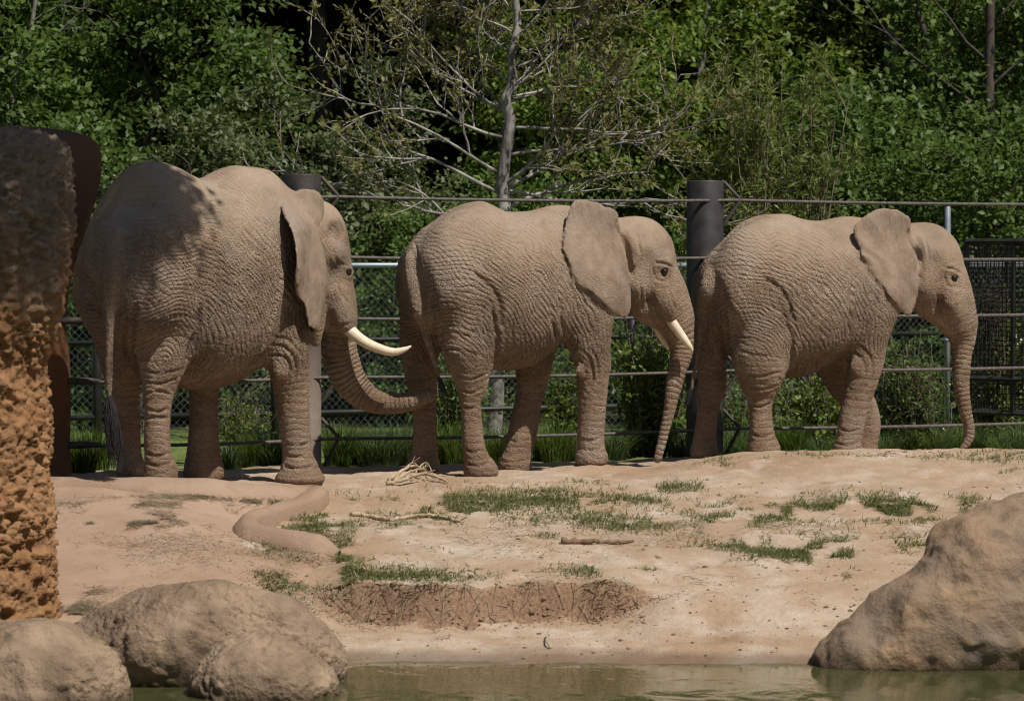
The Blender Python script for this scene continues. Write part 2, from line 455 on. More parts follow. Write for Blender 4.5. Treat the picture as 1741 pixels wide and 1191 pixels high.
class Elephant:
    def __init__(s, O, th, lo=(-1.5, -1.1, -0.15), hi=(2.6, 1.0, 2.75)):
        s.O = np.array(O, float); s.th = R(th)
        s.f = np.array((math.cos(s.th), math.sin(s.th), 0)); s.l = np.array((-math.sin(s.th), math.cos(s.th), 0))
        s.F = Field(lo, hi, VOX); s.feet = []; s.trunk = None; s.cr = []
        s.C = s.loc(np.array((0, 0, CAM_Z)))
    def loc(s, w):
        d = np.asarray(w)-s.O; return np.array((d@s.f, d@s.l, d[2]))
    def wld(s, p): return s.O + p[0]*s.f + p[1]*s.l + np.array((0, 0, p[2]))
    def P(s, px, py, y=0.0):
        d = ray(px, py); t = (y + s.O@s.l - np.array((0, 0, CAM_Z))@s.l)/(d@s.l)
        return s.loc(np.array((0, 0, CAM_Z))+d*t)
    def W(s, px, py, Y): return s.loc(at(px, py, Y))
    def m(s, p): return s.wld(p)[1]/FPX
    def pr(s, px, py, r, y=0.0):
        p = s.P(px, py, y); return (*p, r*s.m(p))
    def wr(s, px, py, r, Y):
        p = s.W(px, py, Y); return (*p, r*s.m(p))
    def surf(s, px, py):
        d = ray(px, py); dl = np.array((d@s.f, d@s.l, d[2])); dl /= np.linalg.norm(dl)
        t0 = s.O[1]-3; ts = np.arange(t0, t0+6, 0.01)
        P = s.C + ts[:, None]*dl
        v = s.F.sample(s.F.F, P); inside = ((P > s.F.lo) & (P < s.F.lo+s.F.h*(s.F.n-2))).all(1)
        k = np.argmax((v < 0) & inside)
        return P[k], dl
    def sk(s, px, py, r, out=0.0):
        p, d = s.surf(px, py); q = p-d*out; return (*q, r*s.m(q))
    def dep(s, p): return s.wld(np.array(p[:3]))[1]
    def torso(s, top, bot, hw, up=0.2, n=2.25, k=0.08):
        T = np.array([s.P(a, b) for a, b in top]); B = np.array([s.P(a, b) for a, b in bot])
        T = catmull(T[:, [0, 2]], 6); B = catmull(B[:, [0, 2]], 6)
        Wd = np.array([(s.P(a, 450)[0], w) for a, w in hw]); Wd = catmull(Wd, 6)
        x0 = max(T[0, 0], B[0, 0]); x1 = min(T[-1, 0], B[-1, 0])
        def fn(X, Y, Z):
            xc = np.clip(X, x0, x1)
            t = np.interp(xc, T[:, 0], T[:, 1]); b = np.interp(xc, B[:, 0], B[:, 1]); w = np.interp(xc, Wd[:, 0], Wd[:, 1])
            c = b + (t-b)*0.46; hgt = np.where(Z > c, t-c, c-b)
            sz = np.clip((Z-c)/hgt, -1, 1)
            we = w*(1-up*np.maximum(sz, 0)+0.05*np.maximum(-sz, 0))
            q = ((np.abs(Y)/we)**n+(np.abs(Z-c)/hgt)**n)**(1/n)
            d = (q-1)*np.minimum(we, hgt)
            dx = np.abs(X-xc)
            return np.where(dx > 0, np.sqrt(np.maximum(d, 0)**2+dx*dx), d)
        wm = Wd[:, 1].max()
        s.F.add(fn, (x0, -wm*1.1, B[:, 1].min()), (x1, wm*1.1, T[:, 1].max()), k, 'torso')
    def leg(s, secs, y, foot, sy=0.92, k=0.1, sole=None):
        """secs: (py, centre px, half width px[, y]); foot: (px, py) of the sole"""
        pts = [s.pr(c, py, r, y if len(q) == 0 else q[0]) for py, c, r, *q in secs]
        zf = s.P(foot[0], foot[1], secs[-1][3] if len(secs[-1]) > 3 else y)[2]
        last = list(pts[-1])
        s.F.chain(pts, k, 'leg', sy)
        c = np.array(last[:3]); r = last[3]
        # the flaring foot pad and its flat sole
        s.F.ell((c[0], c[1], zf+0.05), (r*1.03, r*0.98, 0.10), 0.05, 'leg')
        s.F.add(lambda X, Y, Z: (Z-zf)+0*X+0*Y, c-np.array((r*1.4, r*1.4, 0.5)), np.array((c[0]+r*1.4, c[1]+r*1.4, zf)), 0.015, sub=True)
        s.feet.append(s.wld(np.array((c[0], c[1], zf))))
        return pts
    def ear(s, poly, y0, xa_px, clear=0.03, flare=0.0, curve=0.0, thick=0.011, ripple=0.012, amp2=0.0, fold=None, mirror=True):
        """a thin plate with the outline poly that lies over neck and shoulder, both sides"""
        F = s.F; ax, az = F.ax[0], F.ax[2]
        ny = int(round((0-F.lo[1])/F.h))
        sub = F.F[:, :ny, :] < 0
        first = np.argmax(sub, axis=1); has = sub.any(axis=1)
        H = np.where(has, -F.ax[1][first], 0.0)                      # how far the body stands out to the side
        def blur(A, n):
            for _ in range(n):
                B = np.pad(A, 1, mode='edge')
                A = (B[:-2, 1:-1]+B[2:, 1:-1]+B[1:-1, :-2]+B[1:-1, 2:]+B[1:-1, 1:-1])/5
            return A
        Xg, Zg = np.meshgrid(ax, az, indexing='ij')
        p = s.P(*xa_px, -y0); xa = p[0]
        Lr = 0.62
        u = np.clip((xa-Xg)/Lr, 0, 1.3)
        base = y0+0.06*u
        Y2 = np.maximum(base, blur(H, 3)+clear)
        Y2 = blur(Y2, 25)
        Y2 = np.maximum(Y2, blur(H, 6)+clear*0.8); Y2 = blur(Y2, 6)
        Y2 = Y2 + flare*(xa-Xg)*(Xg < xa) + curve*np.sin(np.clip(u, 0, 1)*math.pi)
        def at2(x, z):
            i = int(np.clip(round((x-ax[0])/F.h), 0, len(ax)-1)); k = int(np.clip(round((z-az[0])/F.h), 0, len(az)-1))
            return Y2[i, k]
        pts = []
        for px, py in poly:
            q = s.P(px, py, -y0)
            for _ in range(14):
                q2 = s.P(px, py, -at2(q[0], q[2])); q = 0.5*(q+q2)
            pts.append((q[0], q[2]))
        pts = np.array(pts); pts = catmull(np.vstack([pts, pts[:1]]), 4)[:-1]
        jit = np.stack([vnoise(np.stack([pts[:, 0]*22, pts[:, 1]*22, 0*pts[:, 0]], 1), 3), vnoise(np.stack([pts[:, 0]*22, pts[:, 1]*22, 5+0*pts[:, 0]], 1), 4)], 1)
        pts = pts+0.008*jit
        zc = pts[:, 1].mean()
        Y2 = Y2 + ripple*np.sin(9*Zg+4*u)*u + amp2*np.sin(u*7.5+1.5*(Zg-zc))
        if fold is not None: Y2 = Y2 + fold(u, Zg-zc)
        gx = np.gradient(Y2, F.h, axis=0); gz = np.gradient(Y2, F.h, axis=1); G = np.sqrt(1+gx*gx+gz*gz)
        s.earpts = pts
        for side in ((-1, 1) if mirror else (-1,)):
            pp = pts if side < 0 else (pts-pts.mean(0))*np.array((0.8, 0.72))+pts.mean(0)+np.array((0.02, -0.06))
            def fn(X, Y, Z, side=side, pp=pp):
                i0 = int(round((X.ravel()[0]-ax[0])/F.h)); k0 = int(round((Z.ravel()[0]-az[0])/F.h))
                Ye = Y2[i0:i0+X.size, k0:k0+Z.size][:, None, :]; Gg = G[i0:i0+X.size, k0:k0+Z.size][:, None, :]
                e = poly_sdf(X+0*Z, Z+0*X, pp)
                dy = np.abs(Y*side-Ye)/Gg - thick
                ee = e+0*dy; dd = dy+0*ee
                return np.minimum(np.maximum(ee, dd), 0)+np.sqrt(np.maximum(ee, 0)**2+np.maximum(dd, 0)**2)-0.006
            yy = Y2[(Xg > pts[:, 0].min()) & (Xg < pts[:, 0].max()) & (Zg > pts[:, 1].min()) & (Zg < pts[:, 1].max())]
            lo, hi = yy.min()-0.05, yy.max()+0.05
            if side < 0: lo, hi = -hi, -lo
            F.add(fn, (pts[:, 0].min(), lo, pts[:, 1].min()), (pts[:, 0].max(), hi, pts[:, 1].max()), 0.008, 'ear')
    def crease(s, rows, depth=0.016, width=0.016, lift=0.35):
        """folds of the hide, drawn where the eye sees them on the skin"""
        for pts in rows:
            q = catmull(np.array(pts, float), 6)
            P = np.array([s.surf(a, b)[0] for a, b in q])
            ok = np.concatenate([[True], np.linalg.norm(np.diff(P, axis=0), axis=1) < 0.15])
            s.cr.append((P[ok], depth, width, lift))
    def eye(s, px, py):
        p, d = s.surf(px, py); F = s.F
        n = -d
        c = p - n*0.012
        for sg in (1, -1):
            q = np.array((c[0], c[1]*sg if sg > 0 else -c[1], c[2]))
            F.ell(q, (0.07, 0.034, 0.056), 0.03, 'head')
            F.ell(q+np.array((0.0, -0.022 if (q[1] < 0) else 0.022, 0)), (0.046, 0.034, 0.033), 0.014, sub=True)
            ys = -1 if q[1] < 0 else 1
            F.chain([(q[0]-0.055, q[1]+ys*0.008, q[2]+0.005, 0.008), (q[0]-0.01, q[1]+ys*0.028, q[2]+0.032, 0.011), (q[0]+0.05, q[1]+ys*0.006, q[2]+0.02, 0.008)], 0.012, 'head')
            F.chain([(q[0]-0.05, q[1]+ys*0.006, q[2]-0.008, 0.006), (q[0]-0.005, q[1]+ys*0.022, q[2]-0.028, 0.009), (q[0]+0.045, q[1]+ys*0.004, q[2]-0.012, 0.006)], 0.012, 'head')
        s.eyes = [np.array((c[0], c[1], c[2])), np.array((c[0], -c[1], c[2]))]
    def finish(s, name, label, seed, group=None):
        F = s.F
        V, Q = F.mesh(); V = laplace(V, Q, 3, 0.45)
        V, Q = subdivide(V, Q)
        N = vnormals(V, Q)
        g = {k: F.sample(A, V) for k, A in F.G.items()}
        for k in ('torso', 'leg', 'trunk', 'ear', 'head', 'tail'):
            g.setdefault(k, np.ones(len(V)))
        wt = {k: np.exp(-np.maximum(v, 0)/0.035) for k, v in g.items()}
        tot = sum(wt.values())+1e-6
        w = {k: v/tot for k, v in wt.items()}
        # ---- arc length along the trunk, height along the legs
        tr = s.trunk[:, :3]; seg = np.linalg.norm(np.diff(tr, axis=0), axis=1); S = np.concatenate([[0], np.cumsum(seg)])
        ts = np.zeros(len(V)); near = np.where(w['trunk'] > 0.02)[0]
        best = np.full(len(near), 9.0); bs = np.zeros(len(near))
        for i in range(len(seg)):
            v = tr[i+1]-tr[i]; t = np.clip(((V[near]-tr[i])@v)/max(v@v, 1e-9), 0, 1)
            d = np.linalg.norm(V[near]-tr[i]-t[:, None]*v, axis=1); m = d < best
            best[m] = d[m]; bs[m] = S[i]+t[m]*seg[i]
        ts[near] = bs
        x, y, z = V.T
        q = V*np.array((1, 1, 1))+np.array((seed*3.7, seed*1.3, seed*5.1))
        warp = np.stack([vnoise(q*3.1, 1), vnoise(q*3.1, 2), vnoise(q*3.1, 3)], 1)
        warp2 = np.stack([vnoise(q*9, 4), vnoise(q*9, 5), vnoise(q*9, 6)], 1)
        zt = V[:, 2].max()
        # ---- real folds in the hide
        disp = 0.010*fbm(q*2.2, 11, 3)*(1-w['ear'])
        upper = sstep(0.62*zt, 0.86*zt, z)                      # dusty, smoother back
        body = np.clip(w['torso']+w['leg']*sstep(0.75, 1.1, z), 0, 1)
        # long curved folds: they sweep down over the flank and fan round the thigh
        hx = s.hip[0]; hz = s.hip[2]
        ang = np.arctan2(z-hz, x-hx); rad = np.hypot(x-hx, z-hz)
        ph = 165*rad + 3*ang + 11.0*warp[:, 0]+3.6*warp2[:, 0]
        ridge = lambda p, sh=1.6: 1-np.abs(np.sin(p))**sh
        amt = sstep(-0.5, 0.5, fbm(q*1.7, 31, 2)+0.15)
        fold = -ridge(ph*0.5, 0.7)**2
        disp += 0.0045*fold*body*(1-0.75*upper)*(0.35+0.65*amt)
        ph2 = 150*(x*0.80+z*0.60)+11.0*warp[:, 1]+3.6*warp2[:, 1]
        disp += 0.003*(-ridge(ph2*0.5, 0.7)**2)*body*(1-0.7*upper)*(1.1-0.6*amt)
        pb = 42*rad+2*ang+4.5*warp[:, 2]
        disp += 0.007*(-ridge(pb*0.5, 0.6)**3)*body*(1-0.8*upper)*sstep(0.0, 0.7, fbm(q*1.3, 91, 2)+0.3)
        # cracked mesh of skin
        cw = worley_edge((q+0.035*warp+0.012*warp2)*np.array((17, 17, 21)), 51)
        disp += -0.003*(1-sstep(0.0, 0.2, cw))*(1-w['ear'])*(1-0.8*upper)*(1-0.6*w['trunk'])*(1-0.35*w['head'])
        # rings round the shins, ankles and trunk
        low = w['leg']*(1-sstep(0.75, 1.05, z))
        phl = 110*z + 4*warp[:, 2]+2.2*warp2[:, 2]+3.0*x
        disp += 0.0022*(-ridge(phl*0.5, 0.7)**2)*low*(0.35+0.65*sstep(-0.4, 0.5, fbm(q*2.6, 41, 2)))
        disp += 0.006*(-ridge((30*z+6*warp[:, 0]+2*x), 0.7)**2)*low*sstep(0.42, 0.62, z)*(1-sstep(0.8, 0.95, z))
        disp += 0.006*(-ridge((40*z+5*warp[:, 0]-3*x), 0.7)**2)*low*(1-sstep(0.1, 0.3, z))*sstep(0.04, 0.1, z)
        Ltr = S[-1]
        pht = 140*ts+3.0*warp[:, 0]+2.6*warp2[:, 2]
        fade = sstep(0.12*Ltr, 0.3*Ltr, ts)
        disp += 0.008*(-ridge(pht*0.5, 0.7)**2)*w['trunk']*(0.35+0.65*fade)*(0.45+0.55*sstep(-0.5, 0.4, vnoise(q*14, 66)))*(1-0.5*sstep(0.8*Ltr, Ltr, ts))
        # the tail: close rings
        disp += 0.004*(-ridge(55*z+warp2[:, 0], 0.8)**2)*w['tail']
        # ear: shallow creases
        disp += 0.006*np.sin(34*(x+0.3*z)+7*warp[:, 0])*w['ear']*sstep(-0.2, 0.4, vnoise(q*3, 77))
        # face creases round the eye and mouth
        e = s.eyes[0]; re = np.hypot(x-e[0], z-e[2])
        disp += 0.006*(-ridge(46*re+2.2*warp[:, 1], 0.7)**2)*w['head']*np.exp(-((re-0.1)/0.10)**2)
        for P, dep, wd, lift in s.cr:
            m = np.where(((V > P.min(0)-0.12) & (V < P.max(0)+0.12)).all(1))[0]
            if len(m) == 0 or len(P) < 2: continue
            best = np.full(len(m), 9.0); tt = np.zeros(len(m))
            Vm = V[m]+0.010*warp2[m]
            for i in range(len(P)-1):
                v = P[i+1]-P[i]; t = np.clip(((Vm-P[i])@v)/max(v@v, 1e-9), 0, 1)
                d = np.linalg.norm(Vm-P[i]-t[:, None]*v, axis=1); c = d < best
                best[c] = d[c]; tt[c] = (i+t[c])/(len(P)-1)
            fade = np.clip(np.minimum(tt, 1-tt)*5, 0, 1)**0.7
            disp[m] += fade*dep*(-np.exp(-(best/wd)**2)+lift*np.exp(-((best-2.1*wd)/(1.1*wd))**2))
        V = V + N*disp[:, None]
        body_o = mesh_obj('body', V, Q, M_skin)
        me = body_o.data
        add_attr(me, 'phA', ph); add_attr(me, 'phB', ph2); add_attr(me, 'phL', phl); add_attr(me, 'phT', pht); add_attr(me, 'wbody', body)
        add_attr(me, 'wear', w['ear']); add_attr(me, 'wleg', w['leg']); add_attr(me, 'wtrunk', w['trunk'])
        add_attr(me, 'whead', w['head']); add_attr(me, 'trunk_s', ts); add_attr(me, 'upper', upper); add_attr(me, 'wtail', w['tail'])
        root = empty(name, s.O, s.th)
        body_o.parent = root
        tag(root, label, 'elephant', group)
        s.root = root; s.V = V
        for c in s.eyes:
            u = np.linspace(0, math.pi, 9); v = np.linspace(0, 2*math.pi, 17)[:-1]
            EV = np.array([(math.sin(a)*math.cos(b), math.sin(a)*math.sin(b), math.cos(a)) for a in u for b in v])*0.033
            EF = [(i*16+j, (i+1)*16+j, (i+1)*16+(j+1) % 16, i*16+(j+1) % 16) for i in range(8) for j in range(16)]
            mesh_obj('eye', EV, EF, M_eye, root, loc=c+np.array((0, 0.002 if c[1] > 0 else -0.002, 0)))
        print('ELEPHANT', name, len(Q), 'quads', round(time.time()-T0, 1), [tuple(round(a, 2) for a in f) for f in s.feet])
        return root
    def tusk(s, pts, label=None):
        """pts: (x,y,z,r) in the elephant's own frame"""
        q = catmull(np.array(pts), 6); V, Fc = tube(q[:, :3], q[:, 3], 14)
        return tag(mesh_obj('tusk', V, Fc, M_ivory, s.root), label)
    def tail_hair(s, line, n, rad, rng, r0=0.0022):
        """strands that hang along a line (local x,y,z) and spread to rad"""
        L = catmull(np.array(line), 5); mb = MB()
        for i in range(n):
            a = rng.uniform(0, 6.28); rr = math.sqrt(rng.random()); t0 = rng.uniform(0, 0.35); t1 = rng.uniform(0.7, 1.0)
            ii = np.linspace(t0*(len(L)-1), t1*(len(L)-1), 8)
            P0 = np.array([[np.interp(k, np.arange(len(L)), L[:, c]) for c in range(3)] for k in ii])
            tt = np.linspace(t0, t1, 8)
            sp = rad(tt)*rr
            P0[:, 0] += sp*math.cos(a)+np.array([rng.uniform(-.006, .006) for _ in tt]); P0[:, 1] += sp*math.sin(a)
            mb.tube(P0, np.linspace(r0, r0*0.5, 8), 4, False)
        return mb.build('tail_hair', M_hair, s.root)

def build_elephants():
    rng = random.Random(3)
    # ------------------------------------------------ middle elephant
    e = Elephant((0.0, 30.0, 0.0), 25); F = e.F
    e.torso([(712, 425), (723, 398), (745, 376), (765, 362), (784, 349), (806, 342), (820, 342), (834, 349), (856, 358), (889, 359), (917, 357), (958, 352), (1000, 372)],
            [(712, 545), (740, 575), (770, 600), (805, 622), (838, 630), (875, 629), (903, 618), (931, 594), (960, 580), (1000, 560)],
            [(705, 0.42), (735, 0.50), (780, 0.53), (840, 0.56), (890, 0.55), (940, 0.44), (975, 0.36), (1005, 0.30)])
    F.ell(e.P(738, 478), (0.24, 0.50, 0.40), 0.15, 'torso')
    for sg in (-1, 1): F.ell(e.P(785, 420, 0.26*sg), (0.26, 0.17, 0.26), 0.2, 'torso')
    F.chain([e.pr(702, 455, 17), e.pr(706, 430, 14), e.pr(722, 405, 10)], 0.1, 'torso')
    F.chain([e.pr(955, 450, 88), e.pr(1000, 440, 76), e.pr(1050, 434, 62)], 0.1, 'torso', 0.62)
    for sg in (-1, 1): F.ell(e.P(985, 490, 0.27*sg), (0.26, 0.15, 0.42), 0.12, 'torso', rot=('Y', R(-12)))
    # hind legs, front legs (near side is the elephant's right)
    e.leg([(505, 797, 62, -.20), (545, 795, 55, -.25), (590, 795, 45), (623, 800, 38), (653, 802, 30), (681, 800, 21), (704, 801, 20), (729, 803, 20.5), (760, 806, 22), (785, 812, 25), (798, 818, 28)], -0.29, (820, 811), 0.85)
    e.leg([(520, 745, 50, .2), (573, 714, 38), (636, 716, 28), (658, 718, 24), (701, 722, 19.5), (754, 723, 21), (784, 723, 24), (795, 720, 27)], 0.27, (720, 805), 0.85)
    e.leg([(500, 1000, 50, -.22), (543, 1000, 40, -.27), (590, 1002, 35), (620, 1008, 31), (640, 1007, 29), (691, 1006, 25), (741, 1004, 24), (770, 1005, 25), (780, 1006, 27)], -0.29, (1007, 790), 0.95)
    e.leg([(540, 930, 42, .2), (588, 914, 33), (628, 907, 32), (661, 903, 26), (696, 896, 24.5), (736, 889, 25), (770, 880, 25), (788, 875, 27)], 0.27, (875, 803), 0.95)
    # elbow knob and wrist
    F.ell(e.P(985, 632, -0.37), (0.05, 0.035, 0.06), 0.05, 'leg')
    # head
    F.ell(e.P(1086, 430), (0.30, 0.255, 0.305), 0.08, 'head')
    fc = [e.pr(1100, 440, 48), e.pr(1117, 472, 41), e.pr(1133, 508, 38), e.pr(1145, 540, 33)]
    F.chain(fc, 0.08, 'head', 0.92)
    tk = [e.pr(1128, 500, 36), e.pr(1146, 542, 32), e.pr(1156, 575, 24), e.pr(1157, 603, 20), e.pr(1151, 631, 16), e.pr(1146, 655, 14.5), e.pr(1141, 681, 12.8), e.pr(1137, 704, 11.6), e.pr(1130, 734, 10), e.pr(1123, 762, 8.6), e.pr(1118, 781, 7.6)]
    e.trunk = catmull(tk, 5); F.chain(tk, 0.06, 'trunk')
    F.chain([e.pr(1075, 490, 34), e.pr(1092, 524, 22), e.pr(1110, 548, 11)], 0.07, 'head', 1.15)
    for sg in (-1, 1):
        F.chain([e.pr(1120, 484, 17, 0.16*sg), e.pr(1131, 512, 22, 0.165*sg), e.pr(1138, 536, 14, 0.16*sg)], 0.035, 'head')
        F.ell(e.P(1086, 478, 0.15*sg), (0.13, 0.07, 0.12), 0.08, 'head')
        F.ell(e.P(1116, 445, 0.19*sg), (0.12, 0.05, 0.06), 0.07, 'head')
        F.ell(e.P(1098, 442, 0.285*sg), (0.07, 0.045, 0.06), 0.08, sub=True)
        F.ell(e.P(1102, 522, 0.19*sg), (0.022, 0.07, 0.11), 0.03, sub=True, rot=('Y', R(15)))
        F.chain([e.pr(1042, 380, 12, 0.17*sg), e.pr(1050, 420, 12, 0.22*sg), e.pr(1058, 460, 11, 0.23*sg)], 0.04, 'ear')
        F.chain([e.pr(1054, 390, 6, 0.24*sg), e.pr(1064, 420, 7, 0.26*sg), e.pr(1067, 450, 4, 0.26*sg)], 0.03, sub=True)
    e.eye(1129, 462)
    T = [e.sk(699, 440, 12, 0.0), e.sk(700, 465, 12, 0.03), e.sk(704, 492, 11, 0.06), e.sk(712, 532, 9.5, 0.09), e.sk(722, 560, 8, 0.09)]; d = e.dep(T[-1])
    F.chain(T+[e.wr(742, 623, 5, d), e.wr(748, 647, 4, d)], 0.035, 'tail'); e.td = d
    ear2 = [(976, 338), (996, 340), (1033, 352), (1052, 362), (1050, 385), (1056, 407), (1064, 435), (1069, 457), (1073, 490), (1072, 515), (1068, 532), (1061, 539), (1044, 533), (1030, 522), (1019, 508), (1000, 493), (983, 483), (972, 465), (968, 448), (960, 435), (957, 421), (960, 390), (966, 363)]
    e.hip = e.P(735, 610)
    e.ear(ear2, 0.255, (1052, 420), curve=0.012)
    F.chain([e.sk(1049, 384, 5), e.sk(1057, 402, 7.5, -0.01), e.sk(1064, 425, 8, -0.015), e.sk(1069, 448, 7, -0.01), e.sk(1072, 468, 4.5)], 0.015, sub=True)
    F.chain([e.sk(1068, 394, 6, -0.01), e.sk(1078, 418, 6.5, -0.005), e.sk(1079, 448, 5, -0.005)], 0.03, 'head')
    e.crease([[(834, 520), (843, 560), (843, 600), (838, 630)], [(792, 455), (828, 480), (848, 515), (850, 560)], [(733, 500), (739, 550), (748, 600), (758, 640)], [(956, 455), (953, 510), (960, 570)], [(940, 480), (938, 540), (950, 585)]], 0.022, 0.02)
    e.crease([[(975, 470), (986, 500), (1004, 524)], [(966, 460), (974, 500), (990, 535)], [(765, 632), (798, 645), (832, 634)], [(773, 660), (798, 668), (824, 660)], [(779, 690), (800, 696), (820, 688)], [(784, 760), (806, 770), (828, 760)], [(786, 785), (812, 790), (838, 784)]], 0.012, 0.012)
    e.crease([[(978, 606), (990, 618), (996, 640), (985, 655)], [(985, 590), (1003, 612), (1008, 645), (995, 670)], [(994, 580), (1014, 610), (1018, 650)], [(982, 760), (1004, 766), (1027, 758)], [(980, 745), (1003, 750), (1028, 742)]], 0.012, 0.011)
    e.crease([[(1098, 492), (1103, 515), (1108, 540), (1114, 556)], [(1080, 395), (1088, 428), (1083, 470)], [(1110, 452), (1116, 474), (1134, 480)], [(1112, 446), (1128, 446), (1146, 456)], [(1130, 480), (1142, 505), (1150, 530)], [(1090, 480), (1092, 505), (1090, 530)]], 0.012, 0.012)
    e.crease([[(690, 640), (715, 646), (742, 640)], [(702, 690), (722, 696), (742, 690)], [(702, 770), (724, 776), (745, 770)], [(858, 745), (885, 752), (908, 742)], [(850, 780), (875, 786), (900, 780)]], 0.010, 0.010)
    e.crease([[(745, 560), (775, 565), (815, 580)], [(752, 590), (785, 596), (825, 606)], [(700, 400), (712, 430), (722, 470)], [(870, 480), (872, 530), (868, 585)], [(890, 470), (893, 520), (888, 580)], [(908, 470), (911, 520), (905, 570)]], 0.008, 0.011)
    e.finish('elephant', 'middle elephant with a short straight pale tusk, its rump touched by a trunk', 2, 'elephants walking in line')
    t = [(*e.P(1134, 525, -.15), 0.03), (*e.P(1141, 545, -.16), 0.043), (*e.P(1160, 572, -.19), 0.036), (*e.P(1172, 588, -.21), 0.024), (*e.P(1178, 596, -.22), 0.008)]
    e.tusk(t); e.tusk([(a, -b, c, d) for a, b, c, d in t])
    e.tail_hair([e.W(745, 638, e.td), e.W(751, 655, e.td), e.W(755, 672, e.td)], 70, lambda t: 0.012+0.02*t, rng)
    E2 = e
    # ------------------------------------------------ leading elephant
    e = Elephant((2.40, 31.3, 0.08), 22); F = e.F
    e.torso([(1212, 452), (1222, 432), (1241, 408), (1257, 392), (1276, 376), (1295, 367), (1317, 363), (1338, 364), (1354, 370), (1378, 374), (1419, 372), (1450, 370), (1495, 385)],
            [(1212, 555), (1240, 590), (1270, 615), (1305, 632), (1339, 637), (1370, 632), (1402, 620), (1423, 605), (1442, 592), (1468, 578), (1500, 560)],
            [(1205, 0.36), (1230, 0.44), (1275, 0.46), (1330, 0.52), (1390, 0.51), (1430, 0.41), (1465, 0.34), (1500, 0.28)])
    F.ell(e.P(1238, 490), (0.22, 0.43, 0.36), 0.15, 'torso')
    for sg in (-1, 1): F.ell(e.P(1280, 432, 0.24*sg), (0.24, 0.15, 0.24), 0.2, 'torso')
    F.chain([e.pr(1204, 490, 17), e.pr(1207, 465, 14), e.pr(1222, 440, 10)], 0.1, 'torso')
    F.chain([e.pr(1450, 462, 84), e.pr(1495, 450, 72), e.pr(1540, 440, 58)], 0.1, 'torso', 0.62)
    for sg in (-1, 1): F.ell(e.P(1476, 495, 0.25*sg), (0.24, 0.14, 0.38), 0.12, 'torso', rot=('Y', R(-12)))
    e.leg([(525, 1300, 58, -.18), (560, 1297, 54, -.23), (601, 1293, 50), (622, 1294, 46), (650, 1293, 35), (670, 1293, 25), (695, 1293, 20.5), (727, 1294, 21), (750, 1296, 24), (762, 1298, 27)], -0.27, (1298, 777), 0.85)
    e.leg([(545, 1222, 44, .18), (580, 1208, 32), (616, 1208, 27), (650, 1211, 26), (683, 1205, 21), (706, 1203, 19.5), (731, 1200, 19.5), (758, 1198, 22), (768, 1198, 23)], 0.25, (1198, 781), 0.85)
    e.leg([(510, 1480, 48, -.2), (545, 1478, 40, -.25), (580, 1476, 33), (607, 1474, 30), (649, 1465, 27), (681, 1457, 24.5), (716, 1448, 23.5), (744, 1443, 23), (762, 1439, 24)], -0.26, (1438, 778), 0.95)
    e.leg([(560, 1425, 42, .18), (610, 1425, 40), (650, 1440, 33), (690, 1468, 25), (714, 1476, 22.5), (740, 1475, 22), (762, 1470, 21)], 0.25, (1469, 777), 0.95)
    F.ell(e.P(1455, 622, -0.34), (0.055, 0.035, 0.07), 0.05, 'leg')
    F.chain([e.pr(1340, 632, 12), e.pr(1366, 626, 14, -0.04), e.pr(1385, 625, 9)], 0.06, 'torso')
    F.ell(e.P(1576, 435), (0.285, 0.245, 0.30), 0.08, 'head')
    F.chain([e.pr(1590, 442, 46), e.pr(1605, 475, 42), e.pr(1618, 510, 38), e.pr(1629, 543, 31)], 0.08, 'head', 0.92)
    tk = [e.pr(1613, 505, 36), e.pr(1629, 545, 31), e.pr(1637, 572, 24), e.pr(1636, 600, 18.5), e.pr(1634, 640, 15.5), e.pr(1636, 664, 13.5), e.pr(1641, 698, 11.5), e.pr(1647, 720, 10.8), e.pr(1648, 740, 10.8), e.pr(1644, 753, 9.5), e.pr(1636, 762, 7)]
    e.trunk = catmull(tk, 5); F.chain(tk, 0.06, 'trunk')
    F.chain([e.pr(1562, 490, 33), e.pr(1583, 525, 21), e.pr(1603, 547, 11)], 0.07, 'head', 1.15)
    for sg in (-1, 1):
        F.chain([e.pr(1606, 486, 15, 0.15*sg), e.pr(1615, 512, 20, 0.15*sg), e.pr(1622, 534, 13, 0.14*sg)], 0.035, 'head')
        F.ell(e.P(1575, 480, 0.15*sg), (0.13, 0.07, 0.11), 0.08, 'head')
        F.ell(e.P(1606, 453, 0.18*sg), (0.12, 0.05, 0.06), 0.07, 'head')
        F.ell(e.P(1588, 445, 0.275*sg), (0.07, 0.045, 0.06), 0.08, sub=True)
        F.ell(e.P(1596, 522, 0.18*sg), (0.02, 0.07, 0.10), 0.03, sub=True, rot=('Y', R(15)))
        F.chain([e.pr(1535, 385, 12, 0.16*sg), e.pr(1545, 420, 12, 0.21*sg), e.pr(1553, 460, 11, 0.22*sg)], 0.04, 'ear')
        F.chain([e.pr(1550, 398, 6, 0.23*sg), e.pr(1561, 425, 7, 0.25*sg), e.pr(1563, 455, 4, 0.25*sg)], 0.03, sub=True)
    e.eye(1622, 473)
    T = [e.sk(1207, 470, 13), e.sk(1202, 495, 14, 0.03), e.sk(1195, 522, 12, 0.06), e.sk(1192, 548, 10, 0.08)]; d = e.dep(T[-1])
    F.chain(T+[e.wr(1188, 589, 7.5, d), e.wr(1181, 629, 5.5, d), e.wr(1175, 662, 4, d)], 0.035, 'tail'); e.td = d
